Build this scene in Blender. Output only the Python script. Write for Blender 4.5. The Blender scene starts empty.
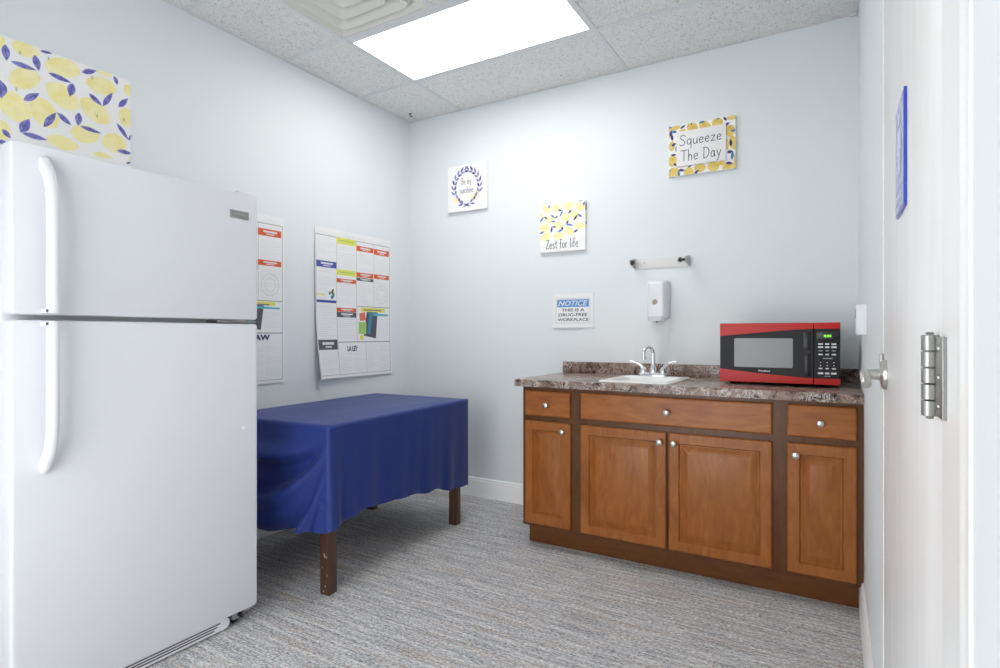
import bpy, bmesh, math, random
from mathutils import Vector, Matrix
from math import pi, sin, cos, radians
random.seed(7)
SC = bpy.context.scene
COL = SC.collection

# ------------------------------------------------------------------ camera, sky, exposure
# x to the right along the back wall, y towards the back wall (back wall at y = 0), z up; left wall at x = 0
W, CZ, CAMX, CAMY, CAMZ = 2.897, 2.760, 2.7993, -3.3854, 1.144
NEAR = -3.75                                    # how far the room is built on the viewer's side
cam = bpy.data.objects.new('camera', bpy.data.cameras.new('camera'))
COL.objects.link(cam)
cam.location = (CAMX, CAMY, CAMZ)
cam.rotation_euler = (radians(90), 0, radians(30.575))
cam.data.sensor_width = 36
cam.data.lens = 568.77 / 1000 * 36
cam.data.shift_y = 0.0007
cam.data.clip_start = 0.01
SC.camera = cam

world = bpy.data.worlds.new('ambient_fill')
SC.world = world
world.use_nodes = True
bg = world.node_tree.nodes['Background']
bg.inputs[0].default_value = (1.0, 1.0, 1.0, 1)
bg.inputs[1].default_value = 3.3             # daylight entering by the unseen doorway added behind the viewer to even the brightness
LAMP = 6.4                                    # ceiling troffer

vs = SC.view_settings
SC.display_settings.display_device = 'sRGB'
vs.view_transform = 'Standard'
vs.look = 'None'
vs.gamma = 1
vs.use_curve_mapping = False
vs.exposure = 0.43

# ------------------------------------------------------------------ materials
def srgb(r, g, b):
    f = lambda c: (c/255/12.92) if c/255 <= .04045 else ((c/255+.055)/1.055)**2.4
    return (f(r), f(g), f(b), 1)

def mat(name, rgb, rough=.5, metal=0, **kw):
    m = bpy.data.materials.new(name)
    m.use_nodes = True
    b = m.node_tree.nodes['Principled BSDF']
    b.inputs['Base Color'].default_value = srgb(*rgb)
    b.inputs['Roughness'].default_value = rough
    b.inputs['Metallic'].default_value = metal
    for k, v in kw.items():
        b.inputs[k.replace('_', ' ')].default_value = v
    return m

def nodes(m):
    nt = m.node_tree
    return nt, nt.nodes['Principled BSDF'], (lambda t: nt.nodes.new(t)), nt.links.new

def coords(m, scale, rot=(0, 0, 0)):
    nt, b, N, Lk = nodes(m)
    tc = N('ShaderNodeTexCoord'); mp = N('ShaderNodeMapping')
    mp.inputs['Scale'].default_value = scale
    mp.inputs['Rotation'].default_value = rot
    Lk(tc.outputs['Object'], mp.inputs[0])
    return mp.outputs[0]

def noise(m, vec, scale, detail=3, rough=.5, dist=0):
    nt, b, N, Lk = nodes(m)
    n = N('ShaderNodeTexNoise')
    n.inputs['Scale'].default_value = scale
    n.inputs['Detail'].default_value = detail
    n.inputs['Roughness'].default_value = rough
    n.inputs['Distortion'].default_value = dist
    Lk(vec, n.inputs['Vector'])
    return n.outputs['Fac']

def ramp(m, fac, stops):
    nt, b, N, Lk = nodes(m)
    r = N('ShaderNodeValToRGB')
    e = r.color_ramp.elements
    while len(e) < len(stops): e.new(.5)
    for x, (p, c) in zip(e, stops):
        x.position = p; x.color = srgb(*c)
    Lk(fac, r.inputs[0])
    return r.outputs[0]

def mix(m, fac, a, b2, mode='MIX'):
    nt, b, N, Lk = nodes(m)
    x = N('ShaderNodeMix'); x.data_type = 'RGBA'; x.blend_type = mode
    if isinstance(fac, float): x.inputs[0].default_value = fac
    else: Lk(fac, x.inputs[0])
    for s, v in ((6, a), (7, b2)):
        if isinstance(v, tuple): x.inputs[s].default_value = srgb(*v)
        else: Lk(v, x.inputs[s])
    return x.outputs[2]

def bump(m, h, strength, dist=.01):
    nt, b, N, Lk = nodes(m)
    n = N('ShaderNodeBump')
    n.inputs['Strength'].default_value = strength
    n.inputs['Distance'].default_value = dist
    Lk(h, n.inputs['Height'])
    Lk(n.outputs[0], b.inputs['Normal'])

def setc(m, c): m.node_tree.links.new(c, m.node_tree.nodes['Principled BSDF'].inputs['Base Color'])

WALL = mat('pale blue grey wall paint', (230, 235, 238), .6)
bump(WALL, noise(WALL, coords(WALL, (1, 1, 1)), 180, 3), .06, .002)
TRIM = mat('white gloss trim paint', (247, 248, 248), .3)
DOORP = mat('white door paint', (236, 236, 236), .4)
_v = coords(DOORP, (1, 1.5, .25))
setc(DOORP, ramp(DOORP, noise(DOORP, _v, 9, 4), [(.35, (238, 238, 238)), (.7, (229, 228, 227))]))

CEIL = mat('fissured ceiling tile', (222, 222, 221), .9)
_v = coords(CEIL, (1, 1, 1))
_n = noise(CEIL, _v, 78, 2, .5, 1.6)
_n2 = noise(CEIL, _v, 260, 2)
_c = ramp(CEIL, _n, [(.33, (168, 168, 167)), (.43, (234, 235, 233)), (.7, (244, 244, 242))])
setc(CEIL, mix(CEIL, .35, _c, ramp(CEIL, _n2, [(.38, (190, 190, 188)), (.55, (246, 246, 244))])))
bump(CEIL, _n, .5, .004)
GRID = mat('white enamelled ceiling grid', (222, 224, 226), .45)
VENTM = mat('warm white enamelled vent', (226, 226, 220), .45)

CARPET = mat('striated grey carpet', (150, 150, 152), .95)
_a = noise(CARPET, coords(CARPET, (3.0, 48, 1)), 1.3, 4, .7)
_b = noise(CARPET, coords(CARPET, (34, 130, 1)), 1.0, 3, .8)
_d = noise(CARPET, coords(CARPET, (.9, 11, 1)), 1.2, 3, .6)
_e = noise(CARPET, coords(CARPET, (.6, 1.2, 1)), 120, 3, .8)
_t = noise(CARPET, coords(CARPET, (2.0, 30, 1)), 1.1, 3, .6)
_c = ramp(CARPET, _a, [(.36, (84, 86, 100)), (.45, (150, 152, 160)), (.53, (206, 206, 206)), (.62, (246, 244, 240))])
_c = mix(CARPET, .36, _c, ramp(CARPET, _b, [(.38, (58, 62, 78)), (.5, (182, 184, 188)), (.60, (250, 249, 246))]))
_c = mix(CARPET, ramp(CARPET, _t, [(.53, (0, 0, 0)), (.63, (200, 200, 200))]), _c, (176, 154, 132))
_c = mix(CARPET, ramp(CARPET, _d, [(.36, (95, 95, 95)), (.48, (0, 0, 0))]), _c, (120, 124, 140))
_c = mix(CARPET, .42, _c, ramp(CARPET, _e, [(.40, (62, 66, 78)), (.5, (186, 186, 188)), (.58, (250, 249, 246))]))
setc(CARPET, _c)
bump(CARPET, _e, .8, .005)

def wood(name, axis, dark=1.0):
    m = mat(name, (140, 82, 40), .38)
    s = {'z': (7, 7, 1.6), 'x': (1.6, 7, 7)}[axis]
    g = noise(m, coords(m, s), 2.6, 4, .55, 1.6)
    f = noise(m, coords(m, tuple(k*9 for k in s)), 2.2, 3, .6)
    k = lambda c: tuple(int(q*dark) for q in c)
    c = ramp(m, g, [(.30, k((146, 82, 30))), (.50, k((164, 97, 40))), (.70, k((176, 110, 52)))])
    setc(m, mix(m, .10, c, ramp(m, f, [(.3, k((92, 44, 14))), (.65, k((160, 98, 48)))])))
    m.node_tree.nodes['Principled BSDF'].inputs['Specular IOR Level'].default_value = .25
    m.node_tree.nodes['Principled BSDF'].inputs['Coat Weight'].default_value = .28
    m.node_tree.nodes['Principled BSDF'].inputs['Coat Roughness'].default_value = .25
    return m
WOODZ = wood('maple stained upright grain', 'z', .97)
WOODX = wood('maple stained level grain', 'x')
FRAMEW = wood('darker maple face frame', 'z', .60)
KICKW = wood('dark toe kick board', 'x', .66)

STONE = mat('brown marble laminate', (110, 95, 90), .25, 0, Specular_IOR_Level=.35)
_v = coords(STONE, (1, 1, 1))
_n = noise(STONE, _v, 11, 5, .66, 1.4)
_w = noise(STONE, _v, 21, 6, .7, 1.1)
_w2 = noise(STONE, _v, 60, 3, .6, 1.5)
_c = ramp(STONE, _n, [(.34, (54, 38, 34)), (.45, (114, 91, 81)), (.55, (152, 130, 117)), (.66, (84, 62, 55))])
_vein = ramp(STONE, _w, [(.475, (0, 0, 0)), (.50, (235, 235, 235)), (.51, (235, 235, 235)), (.535, (0, 0, 0))])
_spk = ramp(STONE, _w2, [(.60, (0, 0, 0)), (.68, (190, 190, 190))])
_mask = ramp(STONE, noise(STONE, _v, 8, 3), [(.38, (60, 60, 60)), (.58, (255, 255, 255))])
_c = mix(STONE, _spk, _c, (204, 192, 182))
setc(STONE, mix(STONE, mix(STONE, 1.0, _vein, _mask, 'MULTIPLY'), _c, (234, 227, 220)))

CHROME = mat('chrome', (232, 234, 236), .08, 1)
NICKEL = mat('satin nickel', (205, 203, 198), .28, 1)
STEEL = mat('brushed steel', (176, 177, 178), .35, .8)
HINGEM = mat('worn steel hinge', (168, 168, 166), .38, .9)
SINKM = mat('white enamel', (246, 246, 245), .15)
APPL = mat('white appliance enamel', (222, 225, 231), .33)
bump(APPL, noise(APPL, coords(APPL, (1, 1, 1)), 420, 2), .05, .001)
PLASW = mat('white moulded plastic', (232, 234, 238), .3)
PLASG = mat('grey plastic', (150, 152, 156), .5)
BLACK = mat('black plastic', (22, 22, 24), .35)
MWBLACK = mat('charcoal gloss plastic', (38, 38, 41), .5, 0, Specular_IOR_Level=.3)
MWDARK = mat('black gloss plastic', (22, 22, 26), .25, 0, Specular_IOR_Level=.3)
MWWIN = mat('grey mesh glass', (136, 138, 140), .25)
MWRED = mat('red gloss plastic', (192, 18, 8), .3, 0, Specular_IOR_Level=.3)
INKW = mat('white printed ink', (225, 225, 228), .5)
GREEN = mat('green display digits', (120, 235, 40), .5)
_b = GREEN.node_tree.nodes['Principled BSDF']
_b.inputs['Emission Color'].default_value = srgb(130, 240, 40); _b.inputs['Emission Strength'].default_value = 1.0
BLUECLOTH = mat('navy blue satin cloth', (33, 53, 124), .48, 0, Specular_IOR_Level=.35, Sheen_Weight=.06, Sheen_Roughness=.5)
bump(BLUECLOTH, noise(BLUECLOTH, coords(BLUECLOTH, (1, 1, 1)), 900, 2), .06, .001)
DARKWOOD = mat('dark stained table wood', (74, 50, 38), .4)
setc(DARKWOOD, ramp(DARKWOOD, noise(DARKWOOD, coords(DARKWOOD, (30, 30, 2)), 2.5, 4), [(.3, (58, 39, 30)), (.7, (92, 64, 48))]))
CHIP = mat('bare chipped wood', (214, 196, 172), .7)
CANVAS = mat('white canvas', (246, 246, 245), .75)
LEMON = mat('pale lemon print', (243, 231, 150), .75)
_v = coords(LEMON, (1, 1, 1))
setc(LEMON, ramp(LEMON, noise(LEMON, _v, 22, 3), [(.35, (247, 237, 158)), (.6, (252, 245, 192))]))
LEMONLT = mat('lemon highlight print', (249, 240, 178), .75)
LEMOND = mat('golden lemon print', (228, 200, 108), .75)
setc(LEMOND, ramp(LEMOND, noise(LEMOND, coords(LEMOND, (1, 1, 1)), 40, 3), [(.35, (220, 190, 92)), (.65, (236, 212, 128))]))
LEAF = mat('violet blue leaf print', (108, 108, 186), .75)
setc(LEAF, ramp(LEAF, noise(LEAF, coords(LEAF, (1, 1, 1)), 60, 3), [(.35, (100, 100, 176)), (.65, (146, 146, 212))]))
LEAFB = mat('blue leaf print', (70, 126, 196), .75)
LEAFN = mat('indigo leaf print', (66, 62, 128), .75)
INK = mat('dark slate ink', (74, 76, 92), .8)
INKG = mat('grey ink', (128, 130, 138), .8)
FAINT = mat('faint grey small print', (226, 227, 230), .7)
PAPER = mat('laminated white paper', (240, 241, 242), .3)
NAVY = mat('navy ink', (40, 44, 96), .6)
PBLUE = mat('blue ink', (74, 82, 170), .6)
PORANGE = mat('orange red ink', (219, 92, 46), .6)
PYEL = mat('lime yellow ink', (228, 226, 96), .6)
PPALE = mat('pale yellow ink', (240, 236, 176), .6)
PDARK = mat('charcoal ink', (88, 88, 96), .6)
PTEAL = mat('teal ink', (66, 140, 172), .6)
PCYAN = mat('cyan ink', (84, 178, 200), .6)
PRED = mat('coral ink', (222, 116, 92), .6)
PGREEN = mat('light green ink', (166, 204, 116), .6)
PLINE = mat('grey brown rule', (150, 140, 138), .6)
NBLUE = mat('notice blue ink', (86, 150, 214), .6)
SIGNB = mat('blue sign acrylic', (62, 78, 190), .18)
SIGNL = mat('pale blue raised sign', (206, 214, 240), .3)
SIGNM = mat('mid blue sign face', (168, 178, 226), .2)
GLOW = bpy.data.materials.new('lit troffer diffuser')
GLOW.use_nodes = True
_nt = GLOW.node_tree
_nt.nodes.clear()
_o = _nt.nodes.new('ShaderNodeOutputMaterial'); _e2 = _nt.nodes.new('ShaderNodeEmission')
_e2.inputs[0].default_value = (1, .985, .965, 1); _e2.inputs[1].default_value = LAMP
_nt.links.new(_e2.outputs[0], _o.inputs[0])

# ------------------------------------------------------------------ mesh helpers
def new(): return bmesh.new()

def setmi(faces, mi):
    for f in faces: f.material_index = mi

def box(bm, x0, x1, y0, y1, z0, z1, mi=0, bev=0, seg=2):
    r = bmesh.ops.create_cube(bm, size=1)
    vs_ = r['verts']
    for v in vs_:
        v.co = Vector(((x0+x1)/2 + v.co.x*(x1-x0), (y0+y1)/2 + v.co.y*(y1-y0), (z0+z1)/2 + v.co.z*(z1-z0)))
    setmi({f for v in vs_ for f in v.link_faces}, mi)
    if bev:
        es = list({e for v in vs_ for e in v.link_edges})
        b = bmesh.ops.bevel(bm, geom=es, offset=bev, segments=seg, profile=.5, affect='EDGES')
        setmi(b['faces'], mi)

def loft(bm, loops, mi=0, cap0=True, cap1=True):
    """rings of equal length joined into a skin"""
    rs = [[bm.verts.new(p) for p in lp] for lp in loops]
    n = len(rs[0])
    fs = []
    for a, b in zip(rs, rs[1:]):
        for i in range(n):
            fs.append(bm.faces.new((a[i], a[(i+1) % n], b[(i+1) % n], b[i])))
    if cap0: fs.append(bm.faces.new(rs[0][::-1]))
    if cap1: fs.append(bm.faces.new(rs[-1]))
    setmi(fs, mi)
    return fs

def rrect(x0, x1, y0, y1, r=0, n=4):
    """rounded rectangle outline, counter clockwise"""
    if r <= 0: return [(x0, y0), (x1, y0), (x1, y1), (x0, y1)]
    o = []
    for cx, cy, a in ((x1-r, y0+r, -90), (x1-r, y1-r, 0), (x0+r, y1-r, 90), (x0+r, y0+r, 180)):
        for k in range(n+1):
            t = radians(a + 90*k/n)
            o.append((cx + r*cos(t), cy + r*sin(t)))
    return o

def lathe(bm, prof, c, axis='z', seg=20, mi=0):
    """prof = (radius, distance along axis)"""
    c = Vector(c)
    ax = {'x': (Vector((1,0,0)), Vector((0,1,0)), Vector((0,0,1))), '-x': (Vector((-1,0,0)), Vector((0,1,0)), Vector((0,0,-1))),
          'y': (Vector((0,1,0)), Vector((0,0,1)), Vector((1,0,0))), '-y': (Vector((0,-1,0)), Vector((0,0,1)), Vector((-1,0,0))),
          'z': (Vector((0,0,1)), Vector((1,0,0)), Vector((0,1,0))), '-z': (Vector((0,0,-1)), Vector((1,0,0)), Vector((0,-1,0)))}[axis]
    loops = [[c + ax[0]*d + (ax[1]*cos(2*pi*k/seg) + ax[2]*sin(2*pi*k/seg))*max(r, 1e-5) for k in range(seg)] for r, d in prof]
    loft(bm, loops, mi)

def sweep(bm, path, sect, mi=0, up=(0, 0, 1)):
    """sect(i, t) -> outline points (a, b) at station i; a along side, b along normal"""
    P = [Vector(p) for p in path]
    loops = []
    up = Vector(up)
    for i, p in enumerate(P):
        t = (P[min(i+1, len(P)-1)] - P[max(i-1, 0)]).normalized()
        s = t.cross(up)
        if s.length < 1e-4: s = t.cross(Vector((0, 1, 0)))
        s.normalize()
        n = s.cross(t).normalized()
        loops.append([p + s*a + n*b for a, b in sect(i, i/(len(P)-1))])
    loft(bm, loops, mi)

def circ(r, n=12): return [(r*cos(2*pi*k/n), r*sin(2*pi*k/n)) for k in range(n)]

def tube(bm, path, r, n=12, mi=0, up=(0, 0, 1)):
    rr = r if callable(r) else (lambda t: r)
    sweep(bm, path, lambda i, t: circ(rr(t), n), mi, up)

def arc(c, r, a0, a1, n, plane='xz'):
    o = []
    for k in range(n+1):
        a = radians(a0 + (a1-a0)*k/n)
        u, v = r*cos(a), r*sin(a)
        o.append({'xz': (c[0]+u, c[1], c[2]+v), 'yz': (c[0], c[1]+u, c[2]+v), 'xy': (c[0]+u, c[1]+v, c[2])}[plane])
    return o

def spline(pts, n=8):
    """Catmull-Rom through points of any dimension"""
    o = []
    P = [pts[0]] + list(pts) + [pts[-1]]
    for i in range(1, len(P)-2):
        for k in range(n):
            t = k/n
            o.append(tuple(.5*((2*b) + (-a+c)*t + (2*a-5*b+4*c-d)*t*t + (-a+3*b-3*c+d)*t**3)
                           for a, b, c, d in zip(P[i-1], P[i], P[i+1], P[i+2])))
    o.append(tuple(pts[-1]))
    return o

# flat print: polygons laid on a surface by a map f(s, t, h) -> point
def clip(poly, r):
    x0, x1, y0, y1 = r
    for ax, lim, sg in ((0, x0, 1), (0, x1, -1), (1, y0, 1), (1, y1, -1)):
        o = []
        for i, p in enumerate(poly):
            q = poly[(i+1) % len(poly)]
            ip, iq = sg*(p[ax]-lim) >= 0, sg*(q[ax]-lim) >= 0
            if ip: o.append(p)
            if ip != iq:
                k = (lim-p[ax])/(q[ax]-p[ax])
                o.append(tuple(p[j] + (q[j]-p[j])*k for j in (0, 1)))
        poly = o
        if len(poly) < 3: return []
    return poly

def ink(bm, f, poly, h, mi, rect=None):
    if rect: poly = clip(poly, rect)
    if len(poly) < 3: return
    vs_ = [bm.verts.new(f(s, t, h)) for s, t in poly]
    try:
        fc = bm.faces.new(vs_); fc.material_index = mi
    except ValueError: pass

def rect(a, b, c, d): return [(a, c), (b, c), (b, d), (a, d)]

def stroke(bm, f, pts, w, h, mi):
    """a pen line: quads with round joints"""
    for (x0, y0), (x1, y1) in zip(pts, pts[1:]):
        dx, dy = x1-x0, y1-y0
        l = math.hypot(dx, dy)
        if l < 1e-7: continue
        nx, ny = -dy/l*w/2, dx/l*w/2
        ink(bm, f, [(x0+nx, y0+ny), (x0-nx, y0-ny), (x1-nx, y1-ny), (x1+nx, y1+ny)], h, mi)
    for x, y in pts:
        ink(bm, f, [(x+w/2*cos(a*pi/3), y+w/2*sin(a*pi/3)) for a in range(6)], h+.00003, mi)

def ellipse(e, n=20, point=.0):
    cx, cy, ax, ay, bx, by = e
    o = []
    for k in range(n):
        a = 2*pi*k/n
        c_, s_ = cos(a), sin(a)
        q = 1 + point*max(0, abs(c_)**8)
        o.append((cx + ax*c_*q + bx*s_, cy + ay*c_*q + by*s_))
    return o

def leafshape(l, n=7):
    x0, y0, x1, y1, w = l
    dx, dy = x1-x0, y1-y0
    L_ = math.hypot(dx, dy) or 1
    nx, ny = -dy/L_, dx/L_
    up = [(x0+dx*k/n + nx*w*.9*sin(pi*(k/n)**.85), y0+dy*k/n + ny*w*.9*sin(pi*(k/n)**.85)) for k in range(n+1)]
    dn = [(x0+dx*k/n - nx*w*.9*sin(pi*(k/n)**.85), y0+dy*k/n - ny*w*.9*sin(pi*(k/n)**.85)) for k in range(n-1, 0, -1)]
    return up + dn

_font = {}
def letters(txt, size, bold=0.0, shear=0.0, spacing=1.0):
    """outline of block lettering as triangles/polygons in (s, t), and its width"""
    cu = bpy.data.curves.new('lettering', 'FONT')
    cu.body = txt; cu.size = size; cu.offset = bold*size; cu.shear = shear; cu.space_character = spacing
    cu.resolution_u = 3
    o = bpy.data.objects.new('lettering', cu)
    COL.objects.link(o)
    bpy.context.view_layer.update()
    dg = bpy.context.evaluated_depsgraph_get()
    me = o.evaluated_get(dg).to_mesh()
    polys = [[(me.vertices[i].co.x, me.vertices[i].co.y) for i in p.vertices] for p in me.polygons]
    o.evaluated_get(dg).to_mesh_clear()
    bpy.data.objects.remove(o); bpy.data.curves.remove(cu)
    xs = [x for p in polys for x, y in p]; ys = [y for p in polys for x, y in p]
    return polys, (min(xs), max(xs), min(ys), max(ys))

def write(bm, f, txt, x0, x1, y0, y1, h, mi, bold=.0, shear=0.0, spacing=1.0):
    """block lettering fitted into a rectangle of the surface"""
    polys, (a, b, c, d) = letters(txt, 1, bold, shear, spacing)
    for p in polys:
        ink(bm, f, [(x0+(x-a)/(b-a)*(x1-x0), y0+(y-c)/(d-c)*(y1-y0)) for x, y in p], h, mi)

def obj(name, bm, m, parent=None, smooth=True, ang=35):
    """link a bmesh (built in world coordinates) as ONE object, under its parent when it is a part"""
    bmesh.ops.recalc_face_normals(bm, faces=bm.faces[:]) if smooth != 'keep' else None
    root = parent
    while root is not None and root.parent is not None: root = root.parent
    if root is not None:
        bm.transform(root.matrix_basis.inverted())
    if smooth:
        for f in bm.faces: f.smooth = True
        for e in bm.edges:
            e.smooth = e.calc_face_angle(pi) < radians(ang) if len(e.link_faces) == 2 else False
    me = bpy.data.meshes.new(name)
    bm.to_mesh(me); bm.free()
    for x in (m if isinstance(m, (list, tuple)) else [m]): me.materials.append(x)
    o = bpy.data.objects.new(name, me)
    COL.objects.link(o)
    if parent is not None: o.parent = parent
    return o

def tag(o, label, cat, group=None):
    o['label'] = label; o['category'] = cat
    if group: o['group'] = group
    return o

def thing(name, label, cat, loc, group=None):
    o = bpy.data.objects.new(name, None)
    o.empty_display_size = .05
    COL.objects.link(o)
    o.location = loc
    return tag(o, label, cat, group)

def struct(o):
    o['kind'] = 'structure'
    return o

def partlabel(o, label):
    o['label'] = label
    return o

# ------------------------------------------------------------------ the room
b = new(); box(b, -.1, W+.1, NEAR-.1, .1, -.1, 0)
struct(obj('floor', b, CARPET))
b = new(); box(b, -.1, 0, NEAR, .1, 0, CZ+.12)
struct(obj('wall_left', b, WALL))
b = new(); box(b, 0, W, 0, .1, 0, CZ+.12)
struct(obj('wall_back', b, WALL))
b = new()                                       # unseen wall behind the viewer; its wide doorway is added to admit fill light
box(b, 0, 1.00, NEAR-.1, NEAR, 0, CZ+.12); box(b, 2.35, W, NEAR-.1, NEAR, 0, CZ+.12); box(b, 1.00, 2.35, NEAR-.1, NEAR, 2.1, CZ+.12)
struct(obj('wall_front', b, WALL))
DY0, DY1, DZ = -2.650, -1.788, 2.05             # door opening in the right wall: hinge side, latch side, head
b = new()
box(b, W, W+.1, DY1, .1, 0, CZ+.12)
box(b, W, W+.1, NEAR, DY0, 0, CZ+.12)
box(b, W, W+.1, DY0, DY1, DZ, CZ+.12)
struct(obj('wall_right', b, WALL))

# ceiling: lay-in tiles, with the cells of the light and the air vent left open
gx = [0, .475, 1.085, 1.70, W]
gy = [0, -.53, -1.14, -1.75, -2.36, -2.97, -3.58, NEAR]
b = new()
for i in range(4):
    for j in range(7):
        if (i in (1, 2) and j == 1) or (i == 1 and j == 2): continue
        box(b, gx[i], gx[i+1], gy[j+1], gy[j], CZ+.002, CZ+.02)
ceil = struct(obj('ceiling', b, CEIL, smooth=False))
b = new()
T = .012
for x in (gx[1], gx[3]): box(b, x-T, x+T, NEAR, 0, CZ-.003, CZ+.003)
for y in gy[1:-1]: box(b, 0, W, y-T, y+T, CZ-.0026, CZ+.003)
box(b, gx[2]-T, gx[2]+T, gy[3], gy[2], CZ-.0022, CZ+.003)
for y0, y1 in ((gy[4], gy[3]), (gy[5], gy[4])): box(b, gx[2]-T, gx[2]+T, y0, y1, CZ-.0022, CZ+.003)
obj('ceiling_grid', b, GRID, ceil, False)
b = new()
box(b, 0, .007, NEAR, 0, CZ-.0035, CZ+.001); box(b, W-.007, W, NEAR, 0, CZ-.0035, CZ+.001); box(b, .007, W-.007, -.007, 0, CZ-.0035, CZ+.001)
box(b, W-.035, W-.0075, -.03, -.0075, CZ-.012, CZ+.001)
obj('wall_angle', b, GRID, ceil, False)

# baseboards with a moulded top
def board(name, pts, nrm):
    prof = [(0, 0), (.016, 0), (.016, .088), (.013, .098), (.013, .112), (.009, .120), (.009, .128), (.004, .134), (0, .135)]
    bm = new()
    loops = [[(p[0]+nrm[0]*d, p[1]+nrm[1]*d, z) for d, z in prof] for p in pts]
    loft(bm, loops)
    return struct(obj(name, bm, TRIM, ang=25))
board('baseboard_left', [(0, NEAR), (0, 0)], (1, 0))
board('baseboard_back', [(.016, 0), (1.325, 0)], (0, -1))
board('baseboard_right', [(W, -.585), (W, DY1+.044)], (-1, 0))

# the door in the right wall: casing, leaf, lever, hinge
b = new()
def casing(y0, y1):                               # stepped moulding, thicker on the outer side
    s = 1 if y1 > y0 else -1
    prof = [(0, 0), (.0030, 0), (.0036, .004), (.0036, .020), (.0026, .024), (.0026, .046), (0, .046)]
    loft(b, [[(W-d, y0+s*w, z) for d, w in prof] for z in (0, DZ+.06)])
casing(DY0-.083, DY0-.13)
casing(DY1, DY1+.042)
box(b, W-.006, W, DY0-.083, DY1, DZ, DZ+.06)
box(b, W-.0025, W+.1, DY0-.083, DY0+.012, 0, DZ)   # jambs
box(b, W-.0, W+.1, DY1-.006, DY1, 0, DZ)
struct(obj('trim_1', b, TRIM, ang=20))
b = new(); box(b, W-.002, W+.042, DY0+.014, DY1-.008, .012, DZ-.003, 0, .002)
door = struct(obj('door_1', b, DOORP))
# lever handle on a round rose, grip turned to the hinge side
b = new()
hy, hz, hx = -1.876, 1.056, W-.002
lathe(b, [(.033, 0), (.033, .004), (.030, .009), (.017, .012), (.014, .013)], (hx, hy, hz), '-x', 28)
lathe(b, [(.0125, .012), (.0112, .026), (.0112, .040)], (hx, hy, hz), '-x', 20)
tube(b, [(hx-.037, hy+.014, hz+.001), (hx-.040, hy-.0, hz+.001), (hx-.041, hy-.018, hz-.001), (hx-.041, hy-.036, hz-.006), (hx-.040, hy-.052, hz-.013), (hx-.040, hy-.062, hz-.019)],
     lambda t: .0105 - .002*abs(t-.35), 14, 0)
partlabel(obj('door_handle', b, NICKEL, door), 'satin nickel lever handle')
b = new(); box(b, W-.010, W-.002, DY1-.016, DY1+.004, 1.068, 1.100, 0, .002)
obj('latch_plate', b, HINGEM, door)
b = new()
ky, kx = DY0+.030, W-.0105
z0, z1 = 1.056, 1.144
for k in range(5):
    a = z0 + (z1-z0)*k/5
    lathe(b, [(.006, 0), (.0078, .0007), (.0078, .0163), (.006, .017)], (kx, ky, a+.0003), 'z', 18)
lathe(b, [(.003, 0), (.004, -.002), (.002, -.003)], (kx, ky, z0), 'z', 12)
lathe(b, [(.003, 0), (.004, .002), (.002, .003)], (kx, ky, z1), 'z', 12)
box(b, W-.0065, W-.0020, ky+.002, ky+.014, z0, z1, 0, .0008)
box(b, W-.0065, W-.0025, ky-.052, ky-.002, z0+.002, z1-.002, 0, .0008)
for z in (z0+.014, z0+.044, z0+.074):
    lathe(b, [(.0035, 0), (.003, .0015), (.001, .002)], (W-.0065, ky-.03, z), '-x', 10)
partlabel(obj('hinge', b, HINGEM, door), 'worn steel butt hinge')

# ------------------------------------------------------------------ ceiling light, vent, hook
lt = thing('ceiling_light', 'glowing white rectangular troffer light set in the ceiling grid', 'ceiling light', (1.0875, -.835, CZ))
b = new()
X0, X1, Y0, Y1 = .488, 1.687, -1.127, -.543
lx0, lx1, ly0, ly1 = .500, 1.676, -1.090, -.560
loft(b, [[(x, y, z) for x, y in rrect(*r)] for r, z in (((X0, X1, Y0, Y1), CZ+.09), ((X0, X1, Y0, Y1), CZ-.001), ((lx0, lx1, ly0, ly1), CZ-.003), ((lx0+.002, lx1-.002, ly0+.002, ly1-.002), CZ+.012))], 0, True, False)
obj('frame', b, GRID, lt, False)
b = new(); box(b, lx0+.001, lx1-.001, ly0+.001, ly1-.001, CZ, CZ+.004)
partlabel(obj('diffuser', b, GLOW, lt, False), 'glowing white diffuser panel')

vt = thing('air_vent', 'square white ceiling air diffuser with stepped louvres beside the lit panel', 'air vent', (.78, -1.445, CZ))
X0, X1, Y0, Y1 = .4875, 1.0725, -1.7375, -1.1525
def ring(ins, z, r): return [(x, y, z) for x, y in rrect(X0+ins, X1-ins, Y0+ins, Y1-ins, r, 5)]
b = new()
loft(b, [ring(0, CZ+.06, .002), ring(0, CZ-.001, .002), ring(.010, CZ-.004, .003), ring(.014, CZ-.001, .003), ring(.040, CZ+.034, .02), ring(.068, CZ+.052, .03)], 0, False, False)
obj('frame', b, VENTM, vt, ang=30)
for k in range(3):
    i = .060 + k*.075
    b = new()
    loft(b, [ring(i-.010, CZ+.046, .04), ring(i-.001, CZ-.003, .042), ring(i+.001, CZ-.010, .042), ring(i+.007, CZ-.013, .040), ring(i+.013, CZ-.010, .038), ring(i+.030, CZ+.014, .034), ring(i+.062, CZ+.042, .03), ring(i+.064, CZ+.046, .03), ring(i+.010, CZ+.0, .038)], 0, False, False)
    obj('louvre', b, VENTM, vt, ang=30)
b = new(); loft(b, [ring(.282, CZ+.05, .006), ring(.283, CZ+.0, .006)], 0, True, True)
box(b, X0, X1, Y0, Y1, CZ+.060, CZ+.066)
obj('core_plate', b, VENTM, vt, ang=30)

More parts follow.
